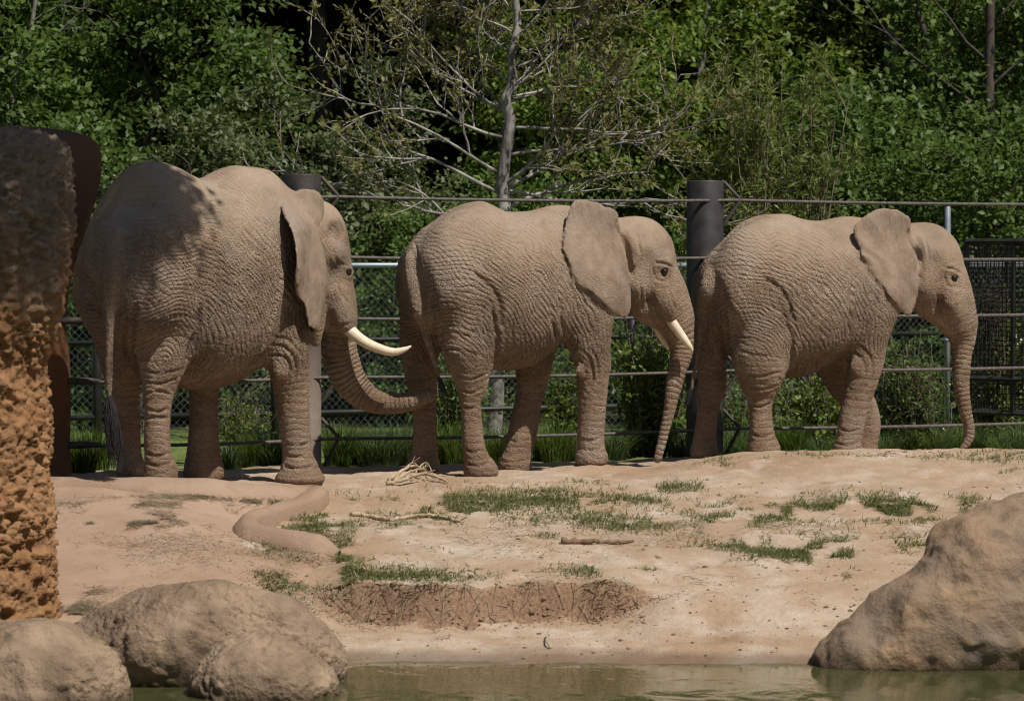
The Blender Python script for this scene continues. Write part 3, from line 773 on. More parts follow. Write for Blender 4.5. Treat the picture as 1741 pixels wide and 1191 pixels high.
    ear3 = [(1451, 393), (1456, 380), (1468, 368), (1482, 360), (1495, 355), (1507, 353), (1524, 356), (1540, 366), (1548, 376), (1548, 397), (1554, 422), (1562, 446), (1565, 470), (1560, 495), (1556, 513), (1550, 530), (1544, 537), (1534, 531), (1524, 518), (1509, 499), (1502, 487), (1491, 473), (1481, 460), (1473, 446), (1463, 430), (1455, 411)]
    e.hip = e.P(1235, 615)
    e.ear(ear3, 0.245, (1548, 425), curve=0.012, ripple=0.016)
    F.chain([e.sk(1546, 396, 5), e.sk(1553, 412, 7.5, -0.01), e.sk(1560, 436, 8, -0.015), e.sk(1564, 458, 6.5, -0.01), e.sk(1566, 474, 4.5)], 0.015, sub=True)
    F.chain([e.sk(1565, 404, 6, -0.01), e.sk(1574, 426, 6.5, -0.005), e.sk(1573, 454, 5, -0.005)], 0.03, 'head')
    e.crease([[(1332, 530), (1344, 570), (1346, 600), (1340, 630)], [(1290, 470), (1325, 492), (1346, 530), (1350, 575)], [(1232, 520), (1238, 570), (1250, 620)], [(1450, 470), (1446, 520), (1442, 575)], [(1215, 540), (1226, 580), (1240, 620), (1250, 640)]], 0.022, 0.02)
    e.crease([[(1468, 470), (1480, 495), (1498, 520)], [(1255, 632), (1290, 640), (1330, 632)], [(1262, 655), (1292, 662), (1322, 655)], [(1272, 685), (1293, 692), (1313, 684)], [(1272, 735), (1295, 744), (1318, 735)], [(1450, 598), (1466, 612), (1470, 638), (1455, 655)], [(1458, 585), (1478, 606), (1482, 640), (1466, 665)]], 0.012, 0.012)
    e.crease([[(1590, 498), (1596, 520), (1603, 545)], [(1572, 402), (1580, 432), (1576, 470)], [(1604, 463), (1610, 484), (1626, 489)], [(1606, 456), (1622, 457), (1638, 467)], [(1422, 725), (1446, 734), (1470, 722)], [(1418, 750), (1441, 757), (1464, 750)]], 0.011, 0.012)
    e.crease([[(1375, 470), (1380, 530), (1374, 590)], [(1392, 465), (1397, 525), (1392, 585)], [(1408, 462), (1412, 520), (1406, 580)], [(1250, 570), (1285, 578), (1330, 590)], [(1252, 595), (1290, 603), (1335, 612)]], 0.008, 0.011)
    e.finish('elephant', 'tuskless elephant at the head of the line, its trunk hanging to the ground', 5, 'elephants walking in line')
    e.tail_hair([e.W(1176, 655, e.td), e.W(1171, 672, e.td), e.W(1167, 690, e.td)], 70, lambda t: 0.012+0.02*t, rng)
    E3 = e
    # ------------------------------------------------ last elephant
    e = Elephant((-2.47, 28.7, 0.03), 42, lo=(-1.5, -1.1, -0.15), hi=(2.75, 1.1, 2.75)); F = e.F
    e.torso([(205, 420), (212, 350), (224, 300), (238, 279), (251, 274), (274, 277), (294, 287), (311, 297), (337, 306), (360, 298), (383, 286), (400, 282), (420, 283), (445, 286), (460, 297), (478, 313), (500, 330)],
            [(205, 560), (240, 610), (290, 650), (315, 660), (344, 662), (374, 653), (408, 632), (441, 596), (470, 575), (500, 560)],
            [(200, 0.52), (225, 0.63), (260, 0.66), (310, 0.68), (370, 0.66), (420, 0.54), (460, 0.42), (500, 0.32)])
    F.ell(e.P(218, 470), (0.25, 0.62, 0.52), 0.16, 'torso')
    F.ell(e.P(226, 415, 0.42), (0.26, 0.25, 0.40), 0.3, 'torso'); F.ell(e.P(240, 470, -0.36), (0.26, 0.24, 0.42), 0.35, 'torso')
    F.chain([e.pr(196, 450, 20), e.pr(200, 400, 16), e.pr(218, 330, 12)], 0.1, 'torso')
    F.chain([e.pr(455, 430, 100), e.pr(495, 420, 85), e.pr(535, 415, 62)], 0.1, 'torso', 0.62)
    for sg in (-1, 1): F.ell(e.P(470, 470, 0.3*sg), (0.28, 0.16, 0.48), 0.12, 'torso', rot=('Y', R(-10)))
    e.leg([(500, 290, 66, -.22), (545, 283, 58, -.28), (591, 278, 47), (621, 275, 40), (645, 272, 33), (675, 269, 26.5), (712, 268.5, 22.5), (740, 268, 23), (772, 269, 24.5), (795, 273, 29)], -0.33, (274, 818), 0.85)
    e.leg([(520, 200, 58, .26), (600, 205, 42, .31), (657, 210, 29), (712, 218, 22), (757, 220, 22), (785, 222, 23), (795, 224, 25)], 0.33, (224, 811), 0.85)
    e.leg([(480, 485, 56, -.25), (540, 486, 44, -.31), (591, 485, 42), (615, 491, 37), (663, 496, 32), (712, 499, 26.5), (757, 505, 25.5), (785, 507, 28), (803, 510, 36)], -0.35, (510, 826), 0.95)
    e.leg([(600, 345, 34, .25), (663, 346, 26), (727, 346, 26.5), (763, 346, 29), (795, 347, 36)], 0.33, (347, 817), 0.95)
    F.ell(e.P(476, 628, -0.44), (0.06, 0.05, 0.09), 0.06, 'leg')
    F.ell(e.P(510, 813, -0.35), (0.215, 0.2, 0.075), 0.04, 'leg')
    # head, seen from behind its shoulder
    F.ell(e.P(538, 400), (0.24, 0.215, 0.285), 0.08, 'head')
    F.chain([e.pr(548, 400, 36), e.pr(557, 440, 40), e.pr(565, 490, 37), e.pr(573, 535, 34)], 0.08, 'head', 0.95)
    tk = [e.wr(567, 505, 34, 29.62), e.wr(577, 560, 31, 29.66), e.wr(576, 590, 32, 29.68), e.wr(583, 620, 32, 29.70), e.wr(595, 646, 29, 29.71), e.wr(613, 667, 25, 29.72), e.wr(637, 681, 21, 29.71), e.wr(662, 687, 19, 29.70), e.wr(690, 685, 17, 29.68), e.wr(715, 677, 14.5, 29.67), e.wr(730, 671, 13, 29.67)]
    e.trunk = catmull(tk, 5); F.chain(tk, 0.06, 'trunk')
    F.chain([e.pr(518, 500, 34), e.pr(530, 548, 22), e.pr(536, 580, 11)], 0.07, 'head', 1.1)
    for sg in (-1, 1):
        F.ell(e.P(560 if sg < 0 else 545, 432, 0.17*sg), (0.15, 0.085, 0.07), 0.07, 'head')
        F.ell(e.P(535, 480, 0.14*sg), (0.14, 0.08, 0.13), 0.08, 'head')
        F.chain([e.pr(505, 350, 12, 0.15*sg), e.pr(507, 400, 13, 0.2*sg), e.pr(510, 440, 11, 0.2*sg)], 0.04, 'ear')
    F.chain([e.wr(572, 500, 24, 29.47), e.wr(583, 535, 22, 29.46), e.wr(589, 553, 15, 29.46)], 0.05, 'head')
    F.ell(e.P(572, 395, -0.2), (0.08, 0.05, 0.07), 0.07, sub=True)
    e.eye(591, 462)
    T = [e.sk(200, 400, 16), e.sk(195, 440, 18, 0.02), e.sk(190, 478, 15, 0.05), e.sk(187, 515, 11, 0.08)]; d = e.dep(T[-1])
    F.chain(T+[e.wr(186, 560, 8.5, d), e.wr(186, 600, 7, d), e.wr(185, 640, 5.5, d), e.wr(186, 672, 4.4, d)], 0.04, 'tail'); e.td = d
    ear1 = [(511, 325), (523, 321), (534, 322), (546, 334), (551, 350), (545, 372), (538, 391), (543, 416), (549, 441), (552, 467), (550, 499), (546, 525), (538, 552), (531, 567), (526, 556), (523, 537), (518, 516), (506, 502), (501, 474), (498, 436), (494, 406), (491, 381), (491, 361), (498, 342)]
    e.hip = e.P(215, 610)
    e.ear(ear1, 0.24, (546, 430), clear=0.06, flare=0.16, curve=0.0, ripple=0.02, amp2=0.02,
          fold=lambda u, Z: -0.16*sstep(0.18, 0.5, Z)*np.clip(u, 0, 1.2))
    e.crease([[(345, 520), (330, 570), (315, 610), (303, 645)], [(232, 515), (224, 560), (230, 610), (238, 640)], [(215, 530), (212, 580), (222, 625)], [(474, 400), (480, 460), (468, 520), (452, 575), (443, 595)]], 0.028, 0.022)
    e.crease([[(300, 380), (330, 450), (352, 520), (345, 590)], [(335, 330), (362, 400), (378, 470), (372, 560)], [(318, 430), (338, 490), (340, 550)], [(360, 430), (372, 490), (368, 550)], [(390, 440), (398, 500), (390, 570)], [(420, 450), (424, 510), (412, 580)]], 0.013, 0.015)
    e.crease([[(236, 622), (268, 634), (308, 626)], [(240, 648), (270, 652), (302, 642)], [(244, 672), (270, 666), (297, 672)], [(246, 692), (270, 700), (292, 692)], [(244, 715), (268, 708), (291, 714)], [(244, 768), (268, 776), (293, 768)], [(244, 785), (268, 792), (295, 785)]], 0.014, 0.012)
    e.crease([[(455, 602), (472, 604), (488, 612), (490, 636), (478, 660)], [(458, 585), (482, 590), (500, 612), (500, 645), (486, 680)], [(462, 570), (494, 580), (512, 612), (510, 655)], [(478, 752), (505, 758), (530, 750)], [(478, 770), (505, 778), (532, 768)], [(476, 788), (506, 797), (536, 788)]], 0.014, 0.012)
    e.crease([[(575, 372), (580, 392), (574, 410)], [(566, 420), (574, 445), (590, 452)], [(570, 470), (580, 500), (598, 520)], [(556, 545), (575, 552), (606, 548)]], 0.010, 0.012)
    e.finish('elephant', 'large elephant with a long curved tusk reaching its trunk towards the elephant ahead', 9, 'elephants walking in line')
    e.tusk([(*e.W(583, 540, 29.48), 0.035), (*e.W(593, 559, 29.46), 0.052), (*e.W(612, 576, 29.43), 0.046), (*e.W(636, 589, 29.40), 0.041), (*e.W(666, 598, 29.38), 0.034), (*e.W(687, 594, 29.37), 0.022), (*e.W(699, 588, 29.37), 0.007)],
           'long pale tusk curving up at the tip')
    e.tail_hair([e.W(186, 668, e.td), e.W(188, 700, e.td), e.W(194, 750, e.td), e.W(199, 803, e.td)], 260, lambda t: 0.014+0.05*np.sin(np.clip(t, 0, 1)*2.4), rng)
    return e, E2, E3
# ---------------------------------------------------------------- terrain
WATER = -0.86
_PY = np.array([(0, -1.5), (21.5, -1.35), (22.8, -1.12), (23.3, -0.93), (23.6, -0.865), (24.0, -0.79), (24.6, -0.70), (25.0, -0.56), (25.6, -0.42), (26.5, -0.28), (27.5, -0.178), (28.3, -0.07), (29.0, -0.005), (29.6, 0.02), (30.5, 0.0), (31.5, 0.0), (34, -0.08), (60, 0.4), (100, 6), (400, 30)])
_PX = np.array([(22, -1.3), (23.6, -0.66), (24.2, -0.52), (25.0, -0.38), (26.0, -0.20), (27.15, -0.01), (27.4, 0.02), (27.65, 0.075), (28.6, 0.09), (30, 0.07)])
FEET = []
def ground(x, y, detail=True):
    x = np.asarray(x, float); y = np.asarray(y, float)
    x, y = np.broadcast_arrays(x, y)
    z = np.interp(y, _PY[:, 0], _PY[:, 1])
    # the paved pad at the left is a plain slope
    zp = np.interp(y, _PX[:, 0], _PX[:, 1])
    wl = 1-sstep(-2.35, -1.55, x + 0.25*np.sin(y*1.7))
    wl = wl*sstep(23.3, 23.9, y)*(1-sstep(28.5, 29.3, y))
    z = z*(1-wl)+(zp-0.05)*wl
    # right: a swell of sand in front of the leading elephant
    z = z + 0.13*sstep(0.6, 2.4, x)*np.exp(-((y-30.1)/0.75)**2)+0.06*sstep(0.5, 2.5, x)*sstep(26, 30, y)*(1-sstep(31.5, 34, y))
    z = z + 0.05*np.exp(-((x-3.3)/0.25)**2-((y-31.3)/0.2)**2)
    # bank cut by the water
    edge = 25.02+0.10*np.sin(x*2.3)+0.06*np.sin(x*5.1+1)
    cut = sstep(-1.5, -1.05, x)*(1-sstep(0.55, 1.15, x))
    zt = np.maximum(z, np.interp(y, [24.5, 25.2, 25.8], [-0.47, -0.46, -0.38]))      # the turf edge above the cut
    zb = np.minimum(z, np.interp(y, [23.6, 24.2, 25.1], [-0.865, -0.79, -0.715]))     # the bench below it
    f = np.clip((y-(edge-0.07))/0.09, 0, 1)
    z = z*(1-cut)+(zt*f+zb*(1-f))*cut
    if detail:
        p = np.stack([x.ravel(), y.ravel(), 0*x.ravel()], 1)
        near = (p[:, 1] > 20) & (p[:, 1] < 36) & (np.abs(p[:, 0]) < 8)
        dz = np.zeros(len(p)); q = p[near]
        dd = 0.018*fbm(q*np.array((1.1, 1.6, 1)), 5, 3)+0.015*fbm(q*np.array((5, 6, 1)), 9, 3)
        k = (wl.ravel()[near]); dd *= 1-0.8*k
        c2 = (cut*np.exp(-((y-edge+0.03)/0.10)**2)).ravel()[near]
        dd += 0.04*fbm(q*np.array((9, 9, 1)), 13, 3)*c2
        dz[near] = dd; z = z+dz.reshape(z.shape)
    if FEET:
        for fx, fy, a in FEET: z = z + a*np.exp(-((x-fx)**2+(y-fy)**2)/0.32**2)
    return z
def fit_feet(feet):
    f = np.array(feet); base = ground(f[:, 0], f[:, 1]); want = f[:, 2]+0.012
    D = np.exp(-((f[:, None, 0]-f[None, :, 0])**2+(f[:, None, 1]-f[None, :, 1])**2)/0.32**2)
    a = np.linalg.solve(D+1e-3*np.eye(len(f)), want-base)
    print('FEET residual', np.round(want-base, 3))
    for i in range(len(f)): FEET.append((f[i, 0], f[i, 1], a[i]))
def hit(px, py, y0=21.0, y1=60.0, detail=False):
    d = ray(px, py); t = np.arange(y0, y1, 0.01)/d[1]
    P = np.array((0, 0, CAM_Z))+t[:, None]*d
    g = ground(P[:, 0], P[:, 1], detail)
    k = np.argmax(P[:, 2] <= g)
    return np.array((P[k, 0], P[k, 1], g[k]))

def grid_mesh(xs, ys, zf):
    X, Y = np.meshgrid(xs, ys, indexing='xy'); Z = zf(X, Y)
    V = np.stack([X, Y, Z], 2).reshape(-1, 3); nx, ny = len(xs), len(ys)
    i = np.arange(nx-1)[None, :]+nx*np.arange(ny-1)[:, None]; i = i.ravel()
    return V, np.stack([i, i+1, i+1+nx, i+nx], 1)

def mat_soil():
    t = NT('sandy_soil', 0.95, 0.15); P = t.pos()
    Ps = t.vmath('MULTIPLY', P, (0.95, 0.75, 1.0))
    n1 = t.noise(Ps, 1.1, 6, 0.6, 0.6); n2 = t.noise(Ps, 5.0, 6, 0.65); n3 = t.noise(P, 40, 4, 0.7); n4 = t.noise(P, 160, 2, 0.7)
    c = t.ramp(n1, [(0.28, (0.30, 0.190, 0.115)), (0.45, (0.40, 0.290, 0.195)), (0.60, (0.49, 0.392, 0.292)), (0.75, (0.54, 0.455, 0.36))])
    c = t.mix(t.ramp(n2, [(0.42, 0.0), (0.66, 0.75)]), c, (0.37, 0.25, 0.158))
    c = t.mix(t.ramp(t.noise(Ps, 2.3, 5, 0.6), [(0.55, 0.0), (0.72, 0.8)]), c, (0.56, 0.47, 0.38))
    c = t.mix(t.ramp(n3, [(0.62, 0.0), (0.74, 0.6)]), c, (0.22, 0.13, 0.08))
    c = t.mix(t.ramp(n4, [(0.66, 0.0), (0.75, 0.7)]), c, (0.62, 0.54, 0.42))
    xyz = t.N('SeparateXYZ', {0: P})
    # turf beyond the fences
    yy = t.math('ADD', xyz.outputs[1], t.math('MULTIPLY', t.math('SUBTRACT', n1, 0.5), 2.2))
    yl = t.math('SUBTRACT', yy, t.math('MULTIPLY', xyz.outputs[0], 0.45))
    g = t.ramp(t.math('MULTIPLY_ADD', yl, 0.1, -2.7), [(0.45, 0.0), (0.56, 1.0)])
    gc = t.ramp(n2, [(0.3, (0.08, 0.12, 0.03)), (0.6, (0.16, 0.21, 0.055)), (0.75, (0.30, 0.25, 0.12))])
    c = t.mix(g, c, gc)
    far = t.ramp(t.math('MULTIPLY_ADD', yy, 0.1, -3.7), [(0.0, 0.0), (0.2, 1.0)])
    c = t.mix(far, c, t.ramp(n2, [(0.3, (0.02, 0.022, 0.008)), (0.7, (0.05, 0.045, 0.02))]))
    nz = t.N('SeparateXYZ', {0: t.N('NewGeometry').outputs['True Normal']}).outputs[2]
    c = t.mix(t.ramp(t.math('ADD', nz, t.math('MULTIPLY', t.math('SUBTRACT', n3, 0.5), 0.25)), [(0.62, 0.9), (0.9, 0.0)]), c, t.ramp(n3, [(0.35, (0.17, 0.10, 0.06)), (0.65, (0.33, 0.21, 0.135))]))   # bare red earth of the cut bank
    # damp rim of the pond
    wet = t.ramp(t.math('MULTIPLY_ADD', xyz.outputs[2], 5.0, 4.3+0.12), [(0.0, 1.0), (0.26, 0.75), (0.42, 0.0)])
    c = t.mix(t.math('MULTIPLY', wet, 0.75), c, (0.13, 0.085, 0.055))
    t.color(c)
    t.L(t.math('SUBTRACT', 0.95, t.math('MULTIPLY', wet, 0.6)), t.b.inputs['Roughness'])
    h = t.math('ADD', t.math('MULTIPLY', n2, 1.0), t.math('ADD', t.math('MULTIPLY', n3, 0.5), t.math('MULTIPLY', n4, 0.22)))
    t.bump(h, 0.7, 0.035)
    return t.m
def mat_pad(f=1.0, name='dusty_concrete'):
    t = NT(name, 0.95, 0.15); P = t.pos(); Ps = t.vmath('MULTIPLY', P, (0.9, 0.9, 1.0))
    n1 = t.noise(Ps, 1.0, 6, 0.6, 0.8); n2 = t.noise(Ps, 6, 6, 0.7); n3 = t.noise(P, 60, 4, 0.7)
    c = t.ramp(n1, [(0.3, (0.33, 0.235, 0.165)), (0.55, (0.42, 0.315, 0.235)), (0.72, (0.47, 0.37, 0.285))])
    c = t.mix(t.ramp(n2, [(0.5, 0.0), (0.7, 0.6)]), c, (0.36, 0.225, 0.14))
    c = t.mix(t.ramp(n3, [(0.66, 0.0), (0.76, 0.6)]), c, (0.55, 0.47, 0.36))
    c = t.mix(t.ramp(t.noise(P, 25, 3), [(0.7, 0.0), (0.76, 0.6)]), c, (0.16, 0.11, 0.07))
    if f < 1: c = t.mix(1.0, c, (f, f*0.93, f*0.88), 'MULTIPLY')
    t.color(c); t.bump(t.math('ADD', n2, t.math('MULTIPLY', n3, 0.5)), 0.6, 0.03)
    return t.m
def mat_water():
    t = NT('pond_water', 0.06, 0.5); t.b.inputs['IOR'].default_value = 1.33
    P = t.pos()
    t.color(t.mix(t.noise(t.vmath('MULTIPLY', P, (0.4, 1.0, 1.0)), 1.4, 3), (0.045, 0.052, 0.016), (0.075, 0.078, 0.03)))
    Pw = t.vmath('MULTIPLY', P, (1.0, 0.55, 1.0))
    h = t.math('ADD', t.noise(Pw, 2.6, 3, 0.5, 0.7), t.math('MULTIPLY', t.noise(Pw, 9.0, 2, 0.5), 0.16))
    t.bump(h, 0.34, 0.03)
    return t.m
def mat_rock(name, a, b, cdark, pit=1.0, scale=1.0, top_tone=None, obj=True):
    t = NT(name, 0.9, 0.2); P = t.pos()
    n1 = t.noise(P, 2.2*scale, 6, 0.62, 0.4); n2 = t.noise(P, 11*scale, 6, 0.65); n3 = t.noise(P, 60*scale, 4, 0.7)
    c = t.mix(t.ramp(n1, [(0.35, 0.0), (0.65, 1.0)]), a, b)
    c = t.mix(t.ramp(n2, [(0.55, 0.0), (0.75, 0.7)]), c, cdark)
    c = t.mix(t.ramp(n3, [(0.62, 0.0), (0.75, 0.5)]), c, tuple(min(1, v*1.35) for v in b))
    z = t.N('SeparateXYZ', {0: P}).outputs[2]
    if top_tone is not None:
        f = t.ramp(t.math('MULTIPLY_ADD', t.math('ADD', z, t.math('MULTIPLY', t.math('SUBTRACT', n1, 0.5), 1.4)), 0.25, 0.25), top_tone[0])
        c = t.mix(f, c, top_tone[1])  # second tone towards the top, with an uneven edge
    wet = t.ramp(t.math('MULTIPLY_ADD', t.math('ADD', z, t.math('MULTIPLY', t.math('SUBTRACT', n2, 0.5), 0.12)), 4.0, 4*0.86+0.1), [(0.12, 1.0), (0.42, 0.0)])
    c = t.mix(t.math('MULTIPLY', wet, 0.8), c, (0.075, 0.05, 0.03))
    t.color(c)
    v = t.N('TexVoronoi', {'Vector': t.vmath('ADD', P, t.vmath('SCALE', t.N('TexNoise', {'Vector': P, 'Scale': 20.0}).outputs['Color'], 0.05)), 'Scale': 26.0*scale})
    msk = t.ramp(t.noise(P, 1.7*scale, 3), [(0.42, 0.1), (0.6, 1.0)])
    h = t.math('ADD', t.math('MULTIPLY', t.math('MULTIPLY', v.outputs['Distance'], pit), msk), t.math('ADD', n2, t.math('MULTIPLY', n3, 0.5)))
    t.bump(h, 0.7, 0.03)
    return t.m
M_soil = mat_soil(); M_pad = mat_pad(0.86, 'dusty_pad_concrete'); M_kerb = mat_pad(0.78, 'kerb_concrete'); M_water = mat_water()
M_rock = mat_rock('tan_boulder_rock', (0.185, 0.130, 0.085), (0.34, 0.245, 0.165), (0.085, 0.057, 0.037))
M_rock2 = mat_rock('grey_tan_boulder_rock', (0.185, 0.145, 0.108), (0.32, 0.21, 0.125), (0.09, 0.072, 0.06), 0.4, 0.7)
M_pill = mat_rock('pitted_orange_rock', (0.245, 0.125, 0.056), (0.315, 0.175, 0.085), (0.15, 0.075, 0.038), 0.8, 1.0, ([(0.60, 0.0), (0.74, 0.85)], (0.20, 0.155, 0.115)))
M_pill2 = mat_rock('smooth_red_rock', (0.17, 0.078, 0.038), (0.215, 0.105, 0.05), (0.11, 0.055, 0.03), 0.3, 0.7, ([(0.68, 0.0), (0.76, 0.6)], (0.07, 0.045, 0.035)))

def lathe_rock(name, label, prof, cx_px, Y, mat, amp, pits, seed, sy=0.9, n=220, cat='rock', lean=None):
    """prof: (py, right edge px) of a rock column; its axis stands at cx_px"""
    pr = catmull(np.array(prof, float), 10)
    zs = np.array([at(870, py, Y)[2] for py in pr[:, 0]]); rr = (pr[:, 1]-cx_px)*Y/FPX
    L = np.concatenate([[0], np.cumsum(np.hypot(np.diff(zs), np.diff(rr)))])
    m = int(L[-1]/0.014); s = np.linspace(0, L[-1], m)
    z = np.interp(s, L, zs); r = np.interp(s, L, rr)
    a = np.arange(n)*2*math.pi/n
    c0 = at(cx_px, 600, Y)
    X = r[:, None]*np.cos(a); Yv = r[:, None]*np.sin(a)*sy; Z = z[:, None]+0*a
    P = np.stack([X, Yv, Z], 2).reshape(-1, 3)
    i = np.arange(m-1)[:, None]*n+np.arange(n)[None, :]; j = np.arange(m-1)[:, None]*n+((np.arange(n)+1) % n)[None, :]
    Q = np.stack([i, j, j+n, i+n], 2).reshape(-1, 4)
    Q = Q[:, ::-1] if z[0] > z[-1] else Q
    N = vnormals(P, Q)
    q = P+seed*7.7
    side = np.clip(r.repeat(n)/0.2, 0, 1)
    d = amp*fbm(q*1.8, seed, 3)*(0.2+0.8*side)*np.where(np.cos(np.tile(a, m)) > 0.6, 0.35, 1.0)
    if pits:
        w = np.stack([vnoise(q*8, 61), vnoise(q*8, 62), vnoise(q*8, 63)], 1)
        e1 = worley_edge((q+0.05*w)*np.array((15, 15, 18)), 71)
        d += pits*(sstep(0.0, 0.35, e1)-1)*(0.5+0.5*sstep(-0.3, 0.5, vnoise(q*3, 5)))
        d += pits*0.9*fbm(q*16, 23, 3)
    P = P+N*d[:, None]
    P[:, 2] -= c0[2]
    cap = list(range(n))
    V = P
    o = mesh_obj(name, V, Q[:, ::1], mat, loc=c0)
    return tag(o, label, cat)
def sdf_rock(name, label, parts, mat, h, amp, seed, pits=0.0, cuts=(), base=None):
    pts = np.array([c for c, r, *_ in parts]); rs = np.array([np.max(r) for c, r, *_ in parts])
    lo = (pts-rs[:, None]).min(0)-0.15; hi = (pts+rs[:, None]).max(0)+0.15
    F = Field(lo, hi, h)
    for c, r, *k in parts: F.ell(c, r, k[0] if k else 0.15)
    for c, r, k in cuts: F.ell(c, r, k, sub=True)
    V, Q = F.mesh(); V = laplace(V, Q, 2); N = vnormals(V, Q); q = V*1.0+seed*3.3
    d = amp*fbm(q*1.9, seed, 4)+0.35*amp*(1-2*np.abs(fbm(q*3.4, seed+9, 3)))
    if pits:
        w = np.stack([vnoise(q*8, 61), vnoise(q*8, 62), vnoise(q*8, 63)], 1)
        e1 = worley_edge((q+0.05*w)*12, 71); d += pits*(sstep(0.0, 0.3, e1)-1)*sstep(-0.1, 0.5, vnoise(q*2.2, 8))
    V = V+N*d[:, None]
    c0 = np.array(base if base is not None else (pts[0][0], pts[0][1], V[:, 2].min()))
    return tag(mesh_obj(name, V-c0, Q, mat, loc=c0), label, 'boulder')

def build_setting(feet):
    fit_feet(feet)
    xs = np.concatenate([-np.geomspace(220, 6.2, 26), np.arange(-6.0, 6.01, 0.05), np.geomspace(6.2, 220, 26)])
    ys = np.concatenate([np.linspace(-60, 20.5, 12), np.arange(21, 24.6, 0.06), np.arange(24.6, 25.4, 0.022), np.arange(25.4, 33.5, 0.05), np.arange(33.6, 45, 0.4), np.geomspace(46, 420, 22)])
    V, Q = grid_mesh(xs, ys, ground)
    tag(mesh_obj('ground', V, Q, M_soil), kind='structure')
    tag(mesh_obj('pond_water', [(-120, -60, WATER), (120, -60, WATER), (120, 24.4, WATER), (-120, 24.4, WATER)], [(0, 1, 2, 3)], M_water, smooth=False), kind='structure')
    # ---- paved pad and its rolled kerb
    kp = [(-60, 830), (40, 828), (130, 827), (250, 829), (360, 834), (450, 841), (520, 848), (540, 855), (520, 866), (478, 879), (440, 893), (424, 906), (434, 919), (478, 929), (530, 936), (578, 942)]
    K = np.array([hit(a, b) for a, b in kp]); K = catmull(K, 10)
    right = K[np.argsort(K[:, 1])]
    def edge_x(y):
        k = K[(K[:, 0] > -2.4)]
        yy = np.concatenate([[23.6, 24.6], np.sort(k[:, 1])]); order = np.argsort(k[:, 1])
        xx = np.concatenate([[-3.0, k[order][0, 0]-0.35], k[order][:, 0]])
        return np.interp(y, yy, xx)
    back = K[:70]; bo = np.argsort(back[:, 0])
    ysp = np.arange(23.7, K[:, 1].max()+0.05, 0.04); us = np.linspace(0, 1, 90)
    X = -9+(edge_x(ysp)[:, None]+9)*us[None, :]
    Yp = np.minimum(ysp[:, None]+0*X, np.interp(X, back[bo][:, 0], back[bo][:, 1]))
    Zp = ground(X, Yp, False)+0.022+0.006*vnoise(np.stack([X.ravel()*2, Yp.ravel()*2, 0*X.ravel()], 1), 3).reshape(X.shape)
    Zp[:, -1] -= 0.12; Zp[:, -2] -= 0.01
    Vp = np.stack([X, Yp, Zp], 2).reshape(-1, 3); nx = 90
    i = (np.arange(nx-1)[None, :]+nx*np.arange(len(ysp)-1)[:, None]).ravel()
    tag(mesh_obj('paved_pad', Vp, np.stack([i, i+1, i+1+nx, i+nx], 1), M_pad), kind='structure')
    T = np.gradient(K, axis=0); T[:, 2] = 0; T /= np.linalg.norm(T, axis=1)[:, None]; Nn = np.stack([-T[:, 1], T[:, 0], 0*T[:, 0]], 1)
    prof = [(-0.17, -0.16), (-0.145, 0.006), (-0.11, 0.045), (-0.07, 0.085), (-0.035, 0.102), (0.02, 0.105), (0.055, 0.094), (0.075, 0.06), (0.08, -0.1)]
    Vk = []; m = len(prof)
    for ii, (a, nn) in enumerate(zip(K, Nn)):
        tp = min(1.0, (len(K)-1-ii)/9+0.15); bk = 1.0+0.35*(1-sstep(55, 75, np.array(ii))); bh = 1.0-0.35*(1-sstep(50, 72, np.array(ii)))
        g = ground(a[0], a[1], False)
        for o, h in prof:
            q = a+nn*o*(1+0.1*math.sin(a[0]*7))*min(1, tp*1.5)*bk
            z = float(ground(np.array(q[0]), np.array(q[1]), False))
            Vk.append((q[0], q[1], 0.6*z+0.4*g+0.012+h*bh*(1+0.12*math.sin(a[0]*5+a[1]*3)+0.05*float(vnoise(np.array([[q[0]*9, q[1]*9, 0.0]]), 5)[0]))*(tp if h > 0 else 1)))
    Fk = [(r*m+j, r*m+j+1, (r+1)*m+j+1, (r+1)*m+j) for r in range(len(K)-1) for j in range(m-1)]
    Fk += [tuple(range(m)), tuple((len(K)-1)*m+j for j in range(m))[::-1]]
    tag(mesh_obj('kerb', Vk, Fk, M_kerb), kind='structure')
    # ---- rocks
    lathe_rock('rock_pillar', 'tall pitted orange rock pillar standing at the pond edge beside boulders',
               [(214, -60), (216, -10), (222, 40), (232, 88), (250, 112), (280, 122), (340, 126), (400, 122), (450, 116), (520, 106), (570, 98), (600, 84), (625, 76), (680, 80), (735, 88), (790, 82), (830, 84), (870, 91), (960, 92), (1030, 96), (1060, 105)], -70, 24.0, M_pill, 0.03, 0.038, 3)
    lathe_rock('rock_pillar', 'smooth dark red rock pillar with an overhanging top beside the fence',
               [(214, 30), (218, 80), (224, 125), (236, 158), (255, 171), (285, 173), (320, 168), (360, 157), (400, 143), (440, 130), (500, 117), (560, 112), (610, 118), (680, 120), (760, 119), (800, 122), (835, 128)], 30, 29.75, M_pill2, 0.015, 0.0, 5)
    c = lambda px, py, Y: at(px, py, Y)
